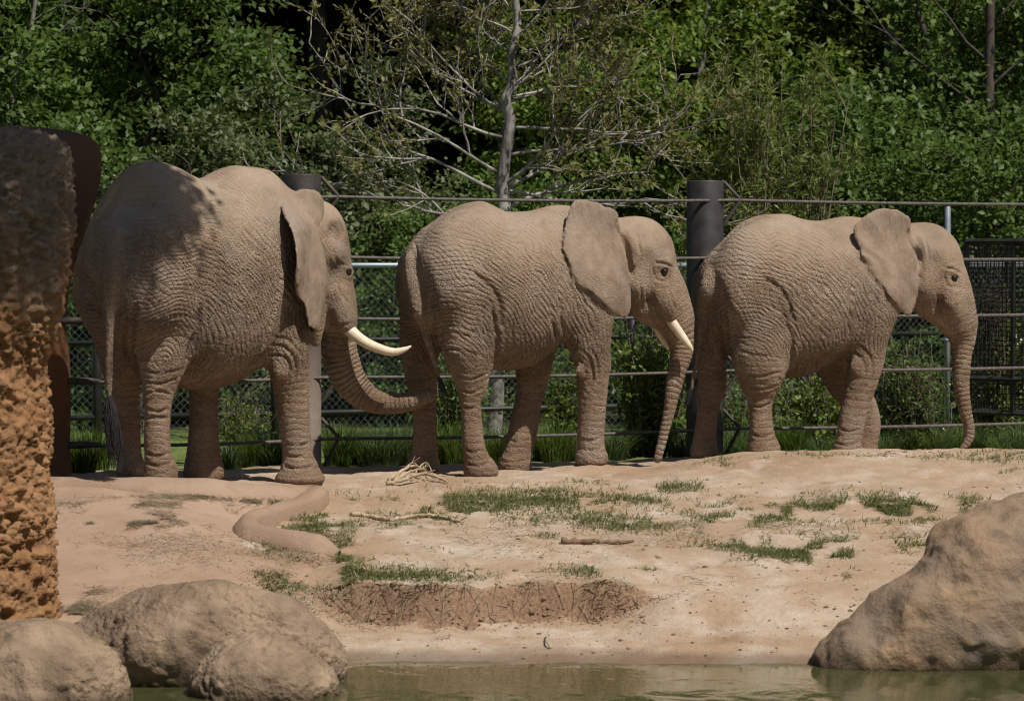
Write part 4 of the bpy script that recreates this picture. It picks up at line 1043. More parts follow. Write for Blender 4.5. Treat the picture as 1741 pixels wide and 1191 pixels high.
    sdf_rock('boulder', 'broad smooth tan boulder rising out of the pond beside the sandy shore',
             [(c(1735, 1000, 23.9), (0.58, 0.62, 0.62), 0.1), (c(1665, 965, 23.75), (0.33, 0.45, 0.36), 0.15), (c(1650, 1065, 23.6), (0.62, 0.5, 0.42), 0.16), (c(1560, 1100, 23.6), (0.58, 0.42, 0.33), 0.2), (c(1470, 1120, 23.6), (0.32, 0.33, 0.20), 0.2), (c(1850, 1060, 23.9), (0.7, 0.7, 0.7), 0.1)],
             M_rock2, 0.025, 0.05, 4, cuts=[(c(1577, 955, 23.1), (0.035, 0.25, 0.13), 0.05), (c(1583, 1010, 23.1), (0.015, 0.2, 0.10), 0.03), (c(1640, 945, 23.2), (0.06, 0.2, 0.014), 0.02)])
    sdf_rock('boulder', 'rounded tan boulder at the water in front of the rock pillar', [(c(60, 1195, 21.9), (0.56, 0.5, 0.53), 0.15), (c(-40, 1200, 22.1), (0.6, 0.5, 0.5), 0.15)], M_rock, 0.02, 0.042, 6, 0.026)
    sdf_rock('boulder', 'wide rough tan boulder set back between two smaller boulders', [(c(300, 1115, 22.75), (0.60, 0.5, 0.45), 0.2), (c(400, 1105, 22.8), (0.52, 0.45, 0.40), 0.2), (c(470, 1140, 22.7), (0.45, 0.35, 0.30), 0.2), (c(190, 1130, 22.8), (0.35, 0.35, 0.36), 0.2)], M_rock, 0.02, 0.042, 7, 0.03)
    sdf_rock('boulder', 'low wedge shaped boulder in the shallow water at the bank', [(c(440, 1170, 21.95), (0.36, 0.35, 0.33), 0.12), (c(500, 1175, 21.95), (0.30, 0.3, 0.24), 0.12), (c(385, 1180, 21.95), (0.22, 0.28, 0.25), 0.12)], M_rock, 0.018, 0.038, 8, 0.026)
# ---------------------------------------------------------------- vegetation
def hits(B):
    """where the rays through many places of the photograph meet the ground"""
    u = (B[:, 0]-W0/2)/FPX; v = (H0/2-B[:, 1])/FPX; dy = _cp+v*_sp; dx = u/dy; dz = (-_sp+v*_cp)/dy
    ys = np.arange(22.5, 34.0, 0.08); best = np.full(len(B), 33.9)
    done = np.zeros(len(B), bool); prev = None
    for y in ys:
        d = CAM_Z+dz*y-ground(dx*y, 0*dx+y, False)
        m = (d <= 0) & ~done
        if prev is not None: best[m] = y-0.08*np.clip(-d[m]/np.maximum(prev[m]-d[m], 1e-6), 0, 1)
        done |= m; prev = d
    x = dx*best; return np.stack([x, best, ground(x, best)], 1)
def mat_leaf(name, a, b, hi=None, trans=0.35, rough=0.5):
    t = NT(name, rough, 0.35)
    rnd = t.N('NewGeometry').outputs['Random Per Island']
    n = t.noise(t.pos(), 1.1, 3)
    f = t.math('ADD', t.math('MULTIPLY', rnd, 0.7), t.math('MULTIPLY', t.math('SUBTRACT', n, 0.35), 0.6))
    c = t.ramp(f, [(0.1, a), (0.6, b), (0.95, hi or b)])
    c = t.mix(t.math('MULTIPLY', t.N('ObjectInfo').outputs['Random'], 0.3), c, tuple(v*0.7 for v in a))
    t.color(c)
    tr = t.N('BsdfTranslucent'); t.L(t.mix(0.5, c, (0.16, 0.22, 0.03)), tr.inputs[0])
    mx = t.N('MixShader', {0: trans}); t.t.links.new(t.b.outputs[0], mx.inputs[1]); t.t.links.new(tr.outputs[0], mx.inputs[2])
    t.t.links.new(mx.outputs[0], t.n['Material Output'].inputs['Surface'])
    return t.m
def mat_bark(name, a, b, scale=12.0):
    t = NT(name, 0.9, 0.2); P = t.vmath('MULTIPLY', t.obj(), (1, 1, 0.35))
    n = t.noise(P, scale, 6, 0.7); t.color(t.ramp(n, [(0.35, a), (0.6, b)])); t.bump(n, 0.7, 0.02); return t.m
M_leaf_dark = mat_leaf('forest_leaf', (0.06, 0.115, 0.03), (0.135, 0.215, 0.06), (0.20, 0.285, 0.095), 0.5)
M_leaf_mid = mat_leaf('broadleaf_green', (0.06, 0.11, 0.024), (0.13, 0.215, 0.05), (0.20, 0.28, 0.075), 0.45)
M_leaf_lime = mat_leaf('lime_leaf', (0.10, 0.17, 0.025), (0.19, 0.27, 0.045), (0.27, 0.34, 0.08), 0.45)
M_leaf_olive = mat_leaf('young_olive_leaf', (0.16, 0.125, 0.035), (0.23, 0.22, 0.06), (0.36, 0.34, 0.13), 0.45)
M_leaf_willow = mat_leaf('willow_leaf', (0.15, 0.18, 0.05), (0.22, 0.26, 0.075), (0.31, 0.34, 0.12), 0.45)
M_leaf_pale = mat_leaf('pale_grey_leaf', (0.08, 0.11, 0.045), (0.14, 0.175, 0.075), (0.22, 0.25, 0.13))
M_grass = mat_leaf('grass_blade', (0.07, 0.13, 0.022), (0.14, 0.22, 0.04), (0.23, 0.29, 0.08), 0.5)
M_grass_dk = mat_leaf('blue_green_grass', (0.06, 0.11, 0.042), (0.115, 0.18, 0.065), (0.20, 0.25, 0.11), 0.5)
M_turf = mat_leaf('cropped_turf', (0.12, 0.145, 0.05), (0.21, 0.23, 0.085), (0.40, 0.36, 0.19), 0.45)
M_straw = mat_leaf('dry_straw', (0.36, 0.29, 0.18), (0.50, 0.42, 0.29), (0.60, 0.54, 0.40), 0.2)
M_bark_pale = mat_bark('pale_bark', (0.08, 0.07, 0.06), (0.30, 0.28, 0.255), 9)
M_bark_birch = mat_bark('mottled_pale_bark', (0.07, 0.06, 0.052), (0.36, 0.335, 0.305), 7)
M_bark_dark = mat_bark('dark_bark', (0.03, 0.025, 0.02), (0.085, 0.07, 0.058))
M_bark_tan = mat_bark('tan_twig_bark', (0.09, 0.07, 0.05), (0.20, 0.16, 0.12))

def leaf_quads(C, D, U, L, Wd, bend=0.18):
    """leaves as bent diamonds: centres C, directions D, normals U (n,3), lengths L, widths Wd (n)"""
    S = np.cross(D, U); S /= np.maximum(np.linalg.norm(S, axis=1), 1e-9)[:, None]
    L = L[:, None]; Wd = Wd[:, None]
    a = C; m = C+D*L*0.45+U*L*bend*0.5; e = C+D*L - U*L*bend*0.3
    V = np.stack([a, m+S*Wd*0.5-U*L*0.05, e, m-S*Wd*0.5-U*L*0.05], 1).reshape(-1, 3)
    i = np.arange(len(C))*4
    F = np.concatenate([np.stack([i, i+1, i+2], 1), np.stack([i, i+2, i+3], 1)])
    return V, F
def rnd_dirs(rg, n, up=0.0):
    d = rg.normal(size=(n, 3)); d[:, 2] += up; return d/np.linalg.norm(d, axis=1)[:, None]
def crown_mesh(rg, blobs, nclump, per, leaf, spread, asp=0.6):
    """clumps of leaves through the shells of several blobs"""
    Cs = []
    wts = np.array([b[1][0]*b[1][1]+b[1][0]*b[1][2] for b in blobs], float); wts /= wts.sum()
    for _ in range(nclump):
        c, r = blobs[rg.choice(len(blobs), p=wts)]
        d = rnd_dirs(rg, 1)[0]; t = rg.uniform(0.45, 1.05)**0.6
        Cs.append(np.array(c)+d*np.array(r)*t)
    Cs = np.array(Cs); ctr = np.mean([b[0] for b in blobs], axis=0)
    C = np.repeat(Cs, per, 0); n = len(C)
    off = rg.normal(size=(n, 3))*np.repeat(spread*rg.uniform(0.6, 1.4, len(Cs)), per)[:, None]*np.array((1, 1, 0.55))
    C = C+off
    out = C-ctr; out /= np.maximum(np.linalg.norm(out, axis=1), 1e-6)[:, None]
    D = rnd_dirs(rg, n)*0.8+out*0.5+np.array((0, 0, -0.25)); D /= np.linalg.norm(D, axis=1)[:, None]
    U = rnd_dirs(rg, n)*0.75+np.array((0, 0, 0.7))+out*0.3
    U -= D*(U*D).sum(1)[:, None]; U /= np.maximum(np.linalg.norm(U, axis=1), 1e-6)[:, None]
    L = leaf*rg.uniform(0.6, 1.25, n)
    return leaf_quads(C, D, U, L, L*asp), Cs

def limb(rg, p, d, L, r, depth, mb, tips, spread=0.6, up=0.15, nseg=6, child=(3, 4), wob=0.12, minr=0.003, tmin=0.3, leafy=0):
    pts = [np.array(p, float)]; d = np.array(d, float)
    for i in range(nseg):
        d = d+rg.normal(size=3)*wob+np.array((0, 0, up*0.12)); d /= np.linalg.norm(d)
        pts.append(pts[-1]+d*L/nseg)
    pts = np.array(pts)
    mb.tube(pts, np.linspace(r, max(r*0.4, minr), len(pts)), 6 if r > 0.02 else 4, False)
    if depth <= leafy: tips.append(pts)
    if depth == 0: return
    k = rg.integers(child[0], child[1]+1)
    for j in range(k):
        t = rg.uniform(tmin, 1.0) if j else 1.0
        i = min(int(t*nseg), nseg-1); q = pts[i]+(pts[i+1]-pts[i])*(t*nseg-i)
        nd = d+rnd_dirs(rg, 1)[0]*spread*1.3; nd[2] += up; nd /= np.linalg.norm(nd)
        limb(rg, q, nd, L*rg.uniform(0.45, 0.7), r*0.55, depth-1, mb, tips, spread, up, nseg, child, wob, minr, tmin, leafy)
def tip_leaves(rg, tips, per, leaf, asp, along=(0.3, 1.0), droop=0.1, jitter=0.02):
    C, D = [], []
    for p in tips:
        t = rg.uniform(along[0], along[1], per)*(len(p)-1); i = np.minimum(t.astype(int), len(p)-2); f = (t-i)[:, None]
        C.append(p[i]*(1-f)+p[i+1]*f+rg.normal(size=(per, 3))*jitter)
        ax = p[-1]-p[0]; ax = ax/max(np.linalg.norm(ax), 1e-6)
        d = ax*0.7+rnd_dirs(rg, per)*0.9+np.array((0, 0, -droop)); D.append(d/np.linalg.norm(d, axis=1)[:, None])
    C = np.vstack(C); D = np.vstack(D); n = len(C)
    U = rnd_dirs(rg, n)*0.8+np.array((0, 0, 0.6)); U -= D*(U*D).sum(1)[:, None]; U /= np.maximum(np.linalg.norm(U, axis=1), 1e-6)[:, None]
    L = leaf*rg.uniform(0.6, 1.3, n)
    return leaf_quads(C, D, U, L, L*asp)

def grass_clump_mesh(rg, n, hgt, rad, lean, wd=0.006):
    a = rg.uniform(0, 6.283, n); r = rad*np.sqrt(rg.random(n))*0.5
    B = np.stack([r*np.cos(a), r*np.sin(a), 0*a], 1)
    H = hgt*rg.uniform(0.5, 1.15, n); ln = lean*rg.uniform(0.2, 1.2, n)
    a2 = a+rg.normal(size=n)*0.7
    o = np.stack([np.cos(a2), np.sin(a2), 0*a2], 1); s = np.stack([-np.sin(a2), np.cos(a2), 0*a2], 1)
    rows = []
    for t, w in ((0, 1.0), (0.4, 0.9), (0.75, 0.6), (1.0, 0.05)):
        c = B+o*(ln*t*t*H)[:, None]+np.array((0, 0, 1.0))*(H*(t-0.25*ln*t*t))[:, None]
        wv = (wd*w*rg.uniform(0.7, 1.2, n))[:, None]
        rows += [c-s*wv, c+s*wv]
    V = np.stack(rows, 1).reshape(-1, 3); i = np.arange(n)*8
    F = np.concatenate([np.stack([i+k, i+k+1, i+k+3, i+k+2], 1) for k in (0, 2, 4)])
    return V, F

def build_forest():
    rg = np.random.default_rng(11)
    # ---- kinds of tree, each with its own trunk and crown mesh
    def kind(h, rad, z0, leafm, nclump, per, leaf, spread, tr, seed, bark=None, asp=0.6):
        g = np.random.default_rng(seed); mb = MB(); tips = []
        pts = [np.array((0, 0, -0.2))]
        for k in range(9): pts.append(np.array((g.normal()*0.08*k/3, g.normal()*0.08*k/3, h*0.92*(k+1)/9)))
        pts = np.array(pts); mb.tube(pts, np.linspace(tr, tr*0.25, 10), 8)
        blobs = []
        for k in range(9):
            z = z0+(h-z0)*(k+0.5)/9; a = g.uniform(0, 6.283); rr = rad*g.uniform(0.25, 0.6)*math.sin(math.pi*(0.2+0.7*(k+0.5)/9))
            c = np.array((rr*math.cos(a), rr*math.sin(a), z)); s = rad*g.uniform(0.55, 0.8)
            blobs.append((c, (s, s, s*0.75)))
            ax = np.array((np.interp(z*0.85, pts[:, 2], pts[:, 0]), np.interp(z*0.85, pts[:, 2], pts[:, 1]), z*0.85))
            for j in range(3):
                d = rnd_dirs(g, 1)[0]; e = c+d*np.array(blobs[-1][1])*0.9
                mid = (ax+e)/2+np.array((0, 0, 0.1))+g.normal(size=3)*0.1
                mb.tube(catmull([ax, mid, e], 4), np.linspace(tr*0.28, 0.008, 9), 5, False)
        (V, F), cs = crown_mesh(g, blobs, nclump, per, leaf, spread, asp)
        m = bpy.data.meshes.new('crown'); o = mesh_obj('crown', V, F, leafm, smooth=False)
        t = mb.build('trunk', bark or M_bark_dark)
        return t, o
    kinds = [kind(14, 3.3, 6.0, M_leaf_mid, 330, 60, 0.22, 0.34, 0.17, 21),
             kind(7.5, 2.6, 0.4, M_leaf_dark, 420, 60, 0.13, 0.24, 0.12, 22),
             kind(13, 2.8, 5.5, M_leaf_dark, 300, 60, 0.22, 0.34, 0.15, 23, M_bark_pale),
             kind(5.8, 2.0, 0.3, M_leaf_mid, 210, 90, 0.11, 0.155, 0.06, 24),
             kind(5.2, 1.9, 0.2, M_leaf_lime, 210, 90, 0.11, 0.16, 0.05, 25),
             kind(3.4, 1.5, 0.1, M_leaf_pale, 170, 90, 0.085, 0.13, 0.04, 26),
             kind(3.0, 1.5, 0.1, M_leaf_mid, 170, 90, 0.09, 0.13, 0.04, 27)]
    names = ['broadleaf_tree', 'understorey_tree', 'broadleaf_tree', 'young_tree', 'young_tree', 'bush', 'bush']
    used = set()
    def plant(k, px, Y, sc, rz, label, group):
        x = (px-W0/2)/FPX*Y
        root = empty(names[k], (x, Y, float(ground(np.array(x), np.array(Y), False))-0.05), rz)
        root.scale = (sc, sc, sc); t, c = kinds[k]
        if k in used:
            t2 = t.copy(); COL.objects.link(t2); c2 = c.copy(); COL.objects.link(c2)
        else: t2, c2 = t, c; used.add(k)
        t2.parent = root; c2.parent = root
        cat = 'bush' if names[k] == 'bush' else 'tree'
        tag(root, label, cat, group)
    L = ['tall dark trunked tree of the wood with its crown high overhead', 'dark shaded understorey tree deep in the wood', 'tall pale trunked tree of the wood with its crown high overhead',
         'young leafy green tree at the edge of the wood', 'bright yellow green sapling at the sunny edge of the wood', 'pale grey green bush at the foot of the wood', 'low green bush growing at the foot of the wood']
    G = ['tall trees of the wood', 'understorey trees of the wood', 'tall trees of the wood', 'young trees at the edge of the wood', 'young trees at the edge of the wood', 'bushes at the foot of the wood', 'bushes at the foot of the wood']
    spots = []
    for Y, n, ks in ((63, 9, (1,)), (56, 8, (0, 2)), (57.5, 8, (1,)), (50.5, 7, (2, 0)), (51.5, 7, (1,)), (46, 7, (0, 2))):
        for i in range(n):
            px = -330+2400*(i+0.5)/n+rg.uniform(-60, 60)
            spots.append((ks[i % len(ks)], px, Y+rg.uniform(-0.8, 0.8), rg.uniform(0.92, 1.12)))
    # edge of the wood: what the photograph shows lit
    spots += [(3, 60, 43.5, 1.05), (3, 260, 42, 1.0), (6, 130, 39.5, 1.0), (5, 330, 39, 0.85), (5, 520, 40, 1.0), (5, 640, 41, 0.8),
              (4, 1120, 44, 1.05), (4, 1020, 42.5, 0.9), (4, 1260, 44.5, 0.95), (3, 1400, 43, 0.6), (6, 1470, 40, 1.1), (3, 1600, 44, 1.0), (6, 1560, 39.0, 0.9), (6, 1730, 38.6, 1.0),
              (3, 1750, 42.5, 0.95), (6, 900, 40.5, 0.8), (6, 720, 39, 0.7), (6, 1250, 38.5, 0.7), (3, -80, 41, 1.0), (6, 20, 38, 0.9)]
    def where(px):
        for lim, txt in ((30, 'behind the orange rock pillar'), (115, 'over the two rock pillars'), (215, 'over the rump of the large elephant'), (300, 'over the hollow back of the large elephant'), (400, 'over the shoulder of the large elephant'), (480, 'over the neck of the large elephant'), (580, 'over the mud stained fence post'),
                         (680, 'between the large and the middle elephant'), (770, 'over the rump of the middle elephant'), (860, 'behind the slender pale tree'), (960, 'over the shoulder of the middle elephant'), (1060, 'over the ear of the middle elephant'), (1160, 'over the brow of the middle elephant'), (1255, 'beside the black fence post'),
                         (1300, 'behind the willow shrubs'), (1430, 'over the back of the leading elephant'), (1520, 'over the ear of the leading elephant'), (1590, 'over the brow of the leading elephant'), (1665, 'beside the galvanised pole'), (1735, 'behind the wire cage'), (9999, 'beyond the wire cage')):
            if px < lim: return txt
    S = ['', '', '', 'young leafy green tree ', 'bright yellow green sapling ', 'pale grey green bush ', 'low green bush ']
    for k, px, Y, sc in spots: plant(k, px, Y, sc, rg.uniform(0, 6.28), S[k]+where(px) if S[k] else L[k], G[k])
    for k in range(len(kinds)):
        if k not in used:
            for o in kinds[k]: bpy.data.objects.remove(o)

def tree_from(name, label, base, path, r0, r1, limbs, leafm, barkm, per, leaf, asp, cat='tree', seed=1, depth=2, spread=0.6, up=0.12, **kw):
    """path: trunk points in the world; limbs: (t along trunk, direction, length)"""
    rg = np.random.default_rng(seed); b = np.array(base, float); mb = MB(); tips = []
    P = catmull(np.array(path)-b, 6); n = len(P); mb.tube(P, np.linspace(r0, r1, n), 10)
    for t, d, L in limbs:
        i = t*(n-1); k = min(int(i), n-2); q = P[k]+(P[k+1]-P[k])*(i-k); r = (r0+(r1-r0)*t)*0.33
        d = np.array(d, float); limb(rg, q, d/np.linalg.norm(d), L, max(r, 0.008), depth, mb, tips, spread, up, **kw)
    root = empty(name, b); mb.v = [v for v in mb.v]
    mb.build('trunk', barkm, root)
    V, F = tip_leaves(rg, tips, per, leaf, asp)
    mesh_obj('crown', V, F, leafm, root, smooth=False)
    return tag(root, label, cat)

def build_near_plants():
    rg = np.random.default_rng(5)
    gz = lambda x, y: float(ground(np.array(x), np.array(y), False))
    # ---- sparse pale-barked tree behind the middle elephant
    Y = 35.0; A = lambda px, py, dy=0.0: at(px, py, Y+dy)
    b = A(836, 790); b[2] = gz(b[0], b[1])
    path = [b+np.array((0, 0, -0.1)), A(842, 700), A(846, 620), A(852, 480), A(857, 345), A(854, 310), A(862, 245), A(867, 205), A(860, 168), A(871, 140), A(871, 90), A(880, 40), A(876, -20), A(884, -90), A(880, -160)]
    limbs = []
    lm = [(0.36, -1.0, 0.10, 1.9), (0.38, 0.9, 0.28, 1.9), (0.40, -0.9, 0.35, 1.8), (0.42, 1.0, 0.12, 1.7), (0.44, 0.5, 0.3, 1.5), (0.46, -0.75, 0.6, 1.8), (0.49, 0.85, 0.45, 1.8), (0.52, -0.95, 0.4, 1.7), (0.55, 0.9, 0.3, 1.8), (0.58, -0.6, 0.7, 1.6),
          (0.60, -0.9, 0.5, 1.6), (0.63, 0.8, 0.55, 1.7), (0.66, 0.3, 0.5, 1.2), (0.69, -0.8, 0.7, 1.4), (0.72, 0.85, 0.5, 1.5), (0.75, -0.7, 0.8, 1.3), (0.79, 0.7, 0.8, 1.3), (0.83, -0.7, 0.9, 1.2), (0.87, 0.7, 0.9, 1.1), (0.92, -0.5, 1.0, 1.0), (0.95, 0.5, 1.0, 0.9), (1.0, 0.1, 1.0, 0.8)]
    for t, dx, dz, L in lm: limbs.append((0.255+(t-0.36)/0.64*0.745, (dx, rg.uniform(-0.35, 0.6), dz*0.8), L*(0.92-0.2*t)))
    for i in range(12): limbs.append((rg.uniform(0.26, 0.95), (rg.choice((-1, 1))*rg.uniform(0.5, 1), rg.uniform(-0.3, 0.7), rg.uniform(0.0, 0.6)), rg.uniform(0.6, 1.1)))
    tree_from('slender_tree', 'slender pale barked tree with sparse olive leaves behind the middle elephant', b, path, 0.085, 0.025, limbs, M_leaf_olive, M_bark_birch, 13, 0.062, 0.5, seed=4, depth=2, spread=0.66, up=0.16, child=(4, 6), wob=0.14, minr=0.003, tmin=0.2, leafy=1)
    # ---- willow-like shrub: many upright stems
    Y = 36.0
    for (bx, tops) in ((1290, [(1240, 150), (1285, 80), (1310, 130), (1262, 170)]), (1320, [(1330, 100), (1370, 150), (1345, 190), (1300, 200)]), (1375, [(1380, 120), (1450, 130), (1420, 200), (1400, 250)]), (1240, [(1200, 200), (1225, 240), (1250, 220)])):
        b = A(bx, 760); b = at(bx, 760, Y); b[2] = gz(b[0], b[1])
        mb = MB(); tips = []
        for k, (tx, ty) in enumerate(tops):
            e = at(tx, ty, Y+rg.uniform(-0.5, 0.5)); m1 = b*0.45+e*0.55; m1[0] = b[0]*0.62+e[0]*0.38
            P = catmull(np.array([b, (b+m1)/2, m1, e])-b, 5); mb.tube(P, np.linspace(0.022, 0.004, len(P)), 5, False)
            for j in range(13):
                t = rg.uniform(0.3, 1.0); i = t*(len(P)-1); q = P[min(int(i), len(P)-1)]
                d = rnd_dirs(rg, 1)[0]*0.55+np.array((0, 0, 0.8)); d /= np.linalg.norm(d)
                limb(rg, q, d, rg.uniform(0.25, 0.6), 0.006, 1, mb, tips, 0.45, 0.3, nseg=4, child=(2, 3), minr=0.002)
            tips.append(P[len(P)//2:])
        root = empty('willow_shrub', b); mb.build('stem', M_bark_tan, root)
        V, F = tip_leaves(rg, tips, 24, 0.115, 0.17, (0.1, 1.0), 0.0); mesh_obj('foliage', V, F, M_leaf_willow, root, smooth=False)
        lab = {1290: 'tallest upright willow shrub with narrow light leaves behind the leading elephant', 1320: 'willow shrub with crowded upright stems over the leading elephant back', 1375: 'willow shrub with stems leaning outwards behind the ear of the leading elephant', 1240: 'thin willow shrub growing beside the dark fence post'}[bx]
        tag(root, lab, 'shrub', 'willow shrubs')
    # ---- bare dark tree at the right and thin trunks in the wood
    def trunk_tree(pxs, Y, r, lab, limbs, seed, leafm=M_leaf_mid, bark=M_bark_dark, per=7):
        P = [at(a, c, Y) for a, c in pxs]; b = P[0].copy(); b[2] = gz(b[0], b[1]); P[0] = b+np.array((0, 0, -0.2))
        tree_from('bare_tree', lab, b, P, r, r*0.6, limbs, leafm, bark, per, 0.085, 0.55, seed=seed, depth=2, child=(2, 4), spread=0.6, up=0.05)
    trunk_tree([(1690, 700), (1686, 500), (1684, 340), (1682, 150), (1684, 0), (1688, -300)], 41.5, 0.075, 'bare dark trunked tree with long sweeping branches near the wire cage',
               [(0.5, (-1, -0.2, 0.25), 1.5), (0.55, (-0.9, 0.1, 0.6), 2.0), (0.6, (0.8, -0.2, 0.5), 1.3), (0.66, (-1, 0, 0.7), 2.2), (0.75, (0.8, 0, 0.8), 1.5), (0.85, (-0.8, 0, 0.8), 1.8)], 31)
    trunk_tree([(1620, 700), (1612, 500), (1606, 350), (1608, 220), (1585, 100), (1555, 0), (1530, -120)], 42.5, 0.045, 'thin leaning tree beside the bare dark tree', [(0.5, (-1, 0, 0.5), 1.2), (0.65, (1, 0, 0.6), 1.0), (0.8, (-1, 0, 0.8), 1.4)], 32)
    trunk_tree([(1165, 760), (1172, 500), (1180, 260), (1192, 120), (1204, 0), (1214, -150)], 43.2, 0.055, 'pale mottled trunk among bright saplings behind the dark post', [(0.6, (-1, 0, 0.7), 1.3), (0.7, (1, 0, 0.8), 1.2), (0.85, (-0.6, 0, 0.9), 1.2)], 33, M_leaf_lime, M_bark_pale, 12)
    trunk_tree([(10, 700), (20, 400), (22, 160), (50, 60), (70, -60)], 41.0, 0.035, 'thin pale tree beside the rock pillars at the wood edge', [(0.6, (1, 0, 0.5), 1.2), (0.75, (-1, 0, 0.6), 1.0), (0.8, (1, 0, 0.8), 1.0)], 34, M_leaf_mid, M_bark_pale, 14)
    # ---- leafy bushes between the two fences
    def bush(px, py0, py1, Y, wpx, n, leafm, lab, leaf=0.05, seed=0, flowers=0, asp=0.55):
        g = np.random.default_rng(seed+50); x = (px-W0/2)/FPX*Y; z = gz(x, Y); b = np.array((x, Y, z))
        top = at(px, py0, Y)[2]-z; hw = wpx*Y/FPX/2; mb = MB(); tips = []
        for k in range(n):
            a = g.uniform(0, 6.28); e = np.array((math.cos(a)*hw*g.uniform(0.1, 1), math.sin(a)*min(hw, 0.35)*g.uniform(0.1, 1), top*g.uniform(0.55, 1.0)))
            s = np.array((e[0]*0.25, e[1]*0.25, -0.05)); P = catmull([s, (s+e)/2+g.normal(size=3)*0.06, e], 4)
            mb.tube(P, np.linspace(0.011, 0.003, len(P)), 4, False)
            for j in range(9):
                t = g.uniform(0.1, 1.0); q = P[int(t*(len(P)-1))]; d = rnd_dirs(g, 1)[0]+np.array((0, 0, 0.25)); d /= np.linalg.norm(d); L = g.uniform(0.12, 0.3)
                Q = np.array([q, q+d*L*0.5+g.normal(size=3)*0.02, q+d*L]); mb.tube(Q, (0.004, 0.003, 0.002), 3, False); tips.append(Q)
        root = empty('leafy_bush', b); mb.build('stem', M_bark_tan, root)
        V, F = tip_leaves(g, tips, 11, leaf, asp, (0.0, 1.0), 0.05, 0.035); V[:, 2] = np.maximum(V[:, 2], 0.01)
        mesh_obj('foliage', V, F, leafm, root, smooth=False)
        if flowers:
            C = np.array([tips[i][-1] for i in g.choice(len(tips), flowers)]); D = rnd_dirs(g, flowers); U = rnd_dirs(g, flowers); U -= D*(U*D).sum(1)[:, None]; U /= np.linalg.norm(U, axis=1)[:, None]
            V, F = leaf_quads(np.repeat(C, 3, 0)+g.normal(size=(flowers*3, 3))*0.012, np.repeat(D, 3, 0), np.repeat(U, 3, 0), np.full(flowers*3, 0.02), np.full(flowers*3, 0.018)); mesh_obj('blossom', V, F, M_white, root, smooth=False)
        tag(root, lab, 'bush', 'leafy bushes along the fence')
    bush(1105, 545, 790, 33.3, 165, 42, M_leaf_lime, 'glossy green bush behind the trunk of the middle elephant', 0.062, 1)
    bush(960, 600, 780, 33.2, 70, 16, M_leaf_lime, 'small glossy bush between the legs of the middle elephant', 0.055, 2)
    bush(1390, 625, 770, 34.0, 175, 42, M_leaf_lime, 'wide bush behind the belly of the leading elephant', 0.055, 3)
    bush(1555, 570, 760, 34.2, 150, 44, M_leaf_mid, 'dense flowering bush behind the trunk of the leading elephant', 0.045, 4, 40)
    bush(1700, 470, 765, 36.0, 200, 48, M_leaf_lime, 'tall bush with white flowers seen through the wire cage', 0.05, 5, 90)
    bush(405, 650, 770, 32.6, 80, 14, M_leaf_lime, 'thin yellow green bush behind the belly of the large elephant', 0.035, 6)
    bush(765, 610, 780, 33.4, 90, 26, M_leaf_mid, 'dark bush behind the hind legs of the middle elephant', 0.05, 7)
    bush(1245, 640, 770, 34.6, 60, 14, M_leaf_mid, 'small bush between the hind legs of the leading elephant', 0.05, 8)
    bush(225, 300, 420, 37.5, 150, 40, M_leaf_pale, 'grey twiggy bush rising behind the back of the large elephant', 0.04, 9)
    # ---- tufts of grass along the foot of the fence
    metas = []
    for i, (h, r, ln, m) in enumerate(((0.34, 0.20, 0.55, M_grass), (0.33, 0.26, 0.8, M_grass_dk), (0.30, 0.18, 0.4, M_grass), (0.26, 0.22, 0.8, M_grass_dk))):
        V, F = grass_clump_mesh(np.random.default_rng(60+i), 260, h, r, ln, 0.0045); o = mesh_obj('grass_clump', V, F, m, smooth=False); metas.append(o.data); bpy.data.objects.remove(o)
    fy = lambda px: (30.8+0.51*1.8)/(1-0.51*(px-W0/2)/FPX)
    cl = [(100, 0), (140, 0), (165, 2), (150, 0), (385, 3), (425, 0), (445, 0), (470, 1), (575, 0), (592, 0), (630, 1), (650, 1), (670, 1), (690, 1), (755, 0), (775, 0), (795, 2), (845, 0), (865, 2), (925, 0), (945, 0), (962, 0), (985, 1),
          (1040, 1), (1160, 1), (1190, 1), (1235, 1), (1255, 1), (1275, 3), (1335, 0), (1350, 0), (1365, 2), (1390, 3), (1415, 3), (1505, 1), (1530, 1), (1550, 1), (1570, 1), (1590, 1), (1612, 1), (1640, 1), (1672, 3), (1700, 3), (1730, 1)]
    for px, k in cl:
        Y = fy(px)+rg.uniform(0.25, 0.9); x = (px-W0/2)/FPX*Y
        o = bpy.data.objects.new('grass_clump', metas[k]); COL.objects.link(o); o.location = (x, Y, gz(x, Y)-0.01); o.rotation_euler = (0, 0, rg.uniform(0, 6.28)); s = rg.uniform(0.85, 1.25); o.scale = (s, s, s)
        for lim, zone in ((180, 'beside the red rock pillar'), (480, 'behind the legs of the large elephant'), (720, 'below the outstretched trunk'), (810, 'behind the hind legs of the middle elephant'), (900, 'under the belly of the middle elephant'), (1000, 'behind the front legs of the middle elephant'), (1170, 'behind the trunk of the middle elephant'),
                         (1300, 'behind the hind legs of the leading elephant'), (1430, 'under the belly of the leading elephant'), (1625, 'between the front legs and trunk of the leading elephant'), (9999, 'below the wire cage')):
            if px < lim: break
        if k in (0, 2): tag(o, 'bright green grass tuft '+zone, 'grass', 'bright grass tufts '+zone)
        else: tag(o, 'blue green tuft of long grass '+zone, 'grass', 'dark grass tufts '+zone)
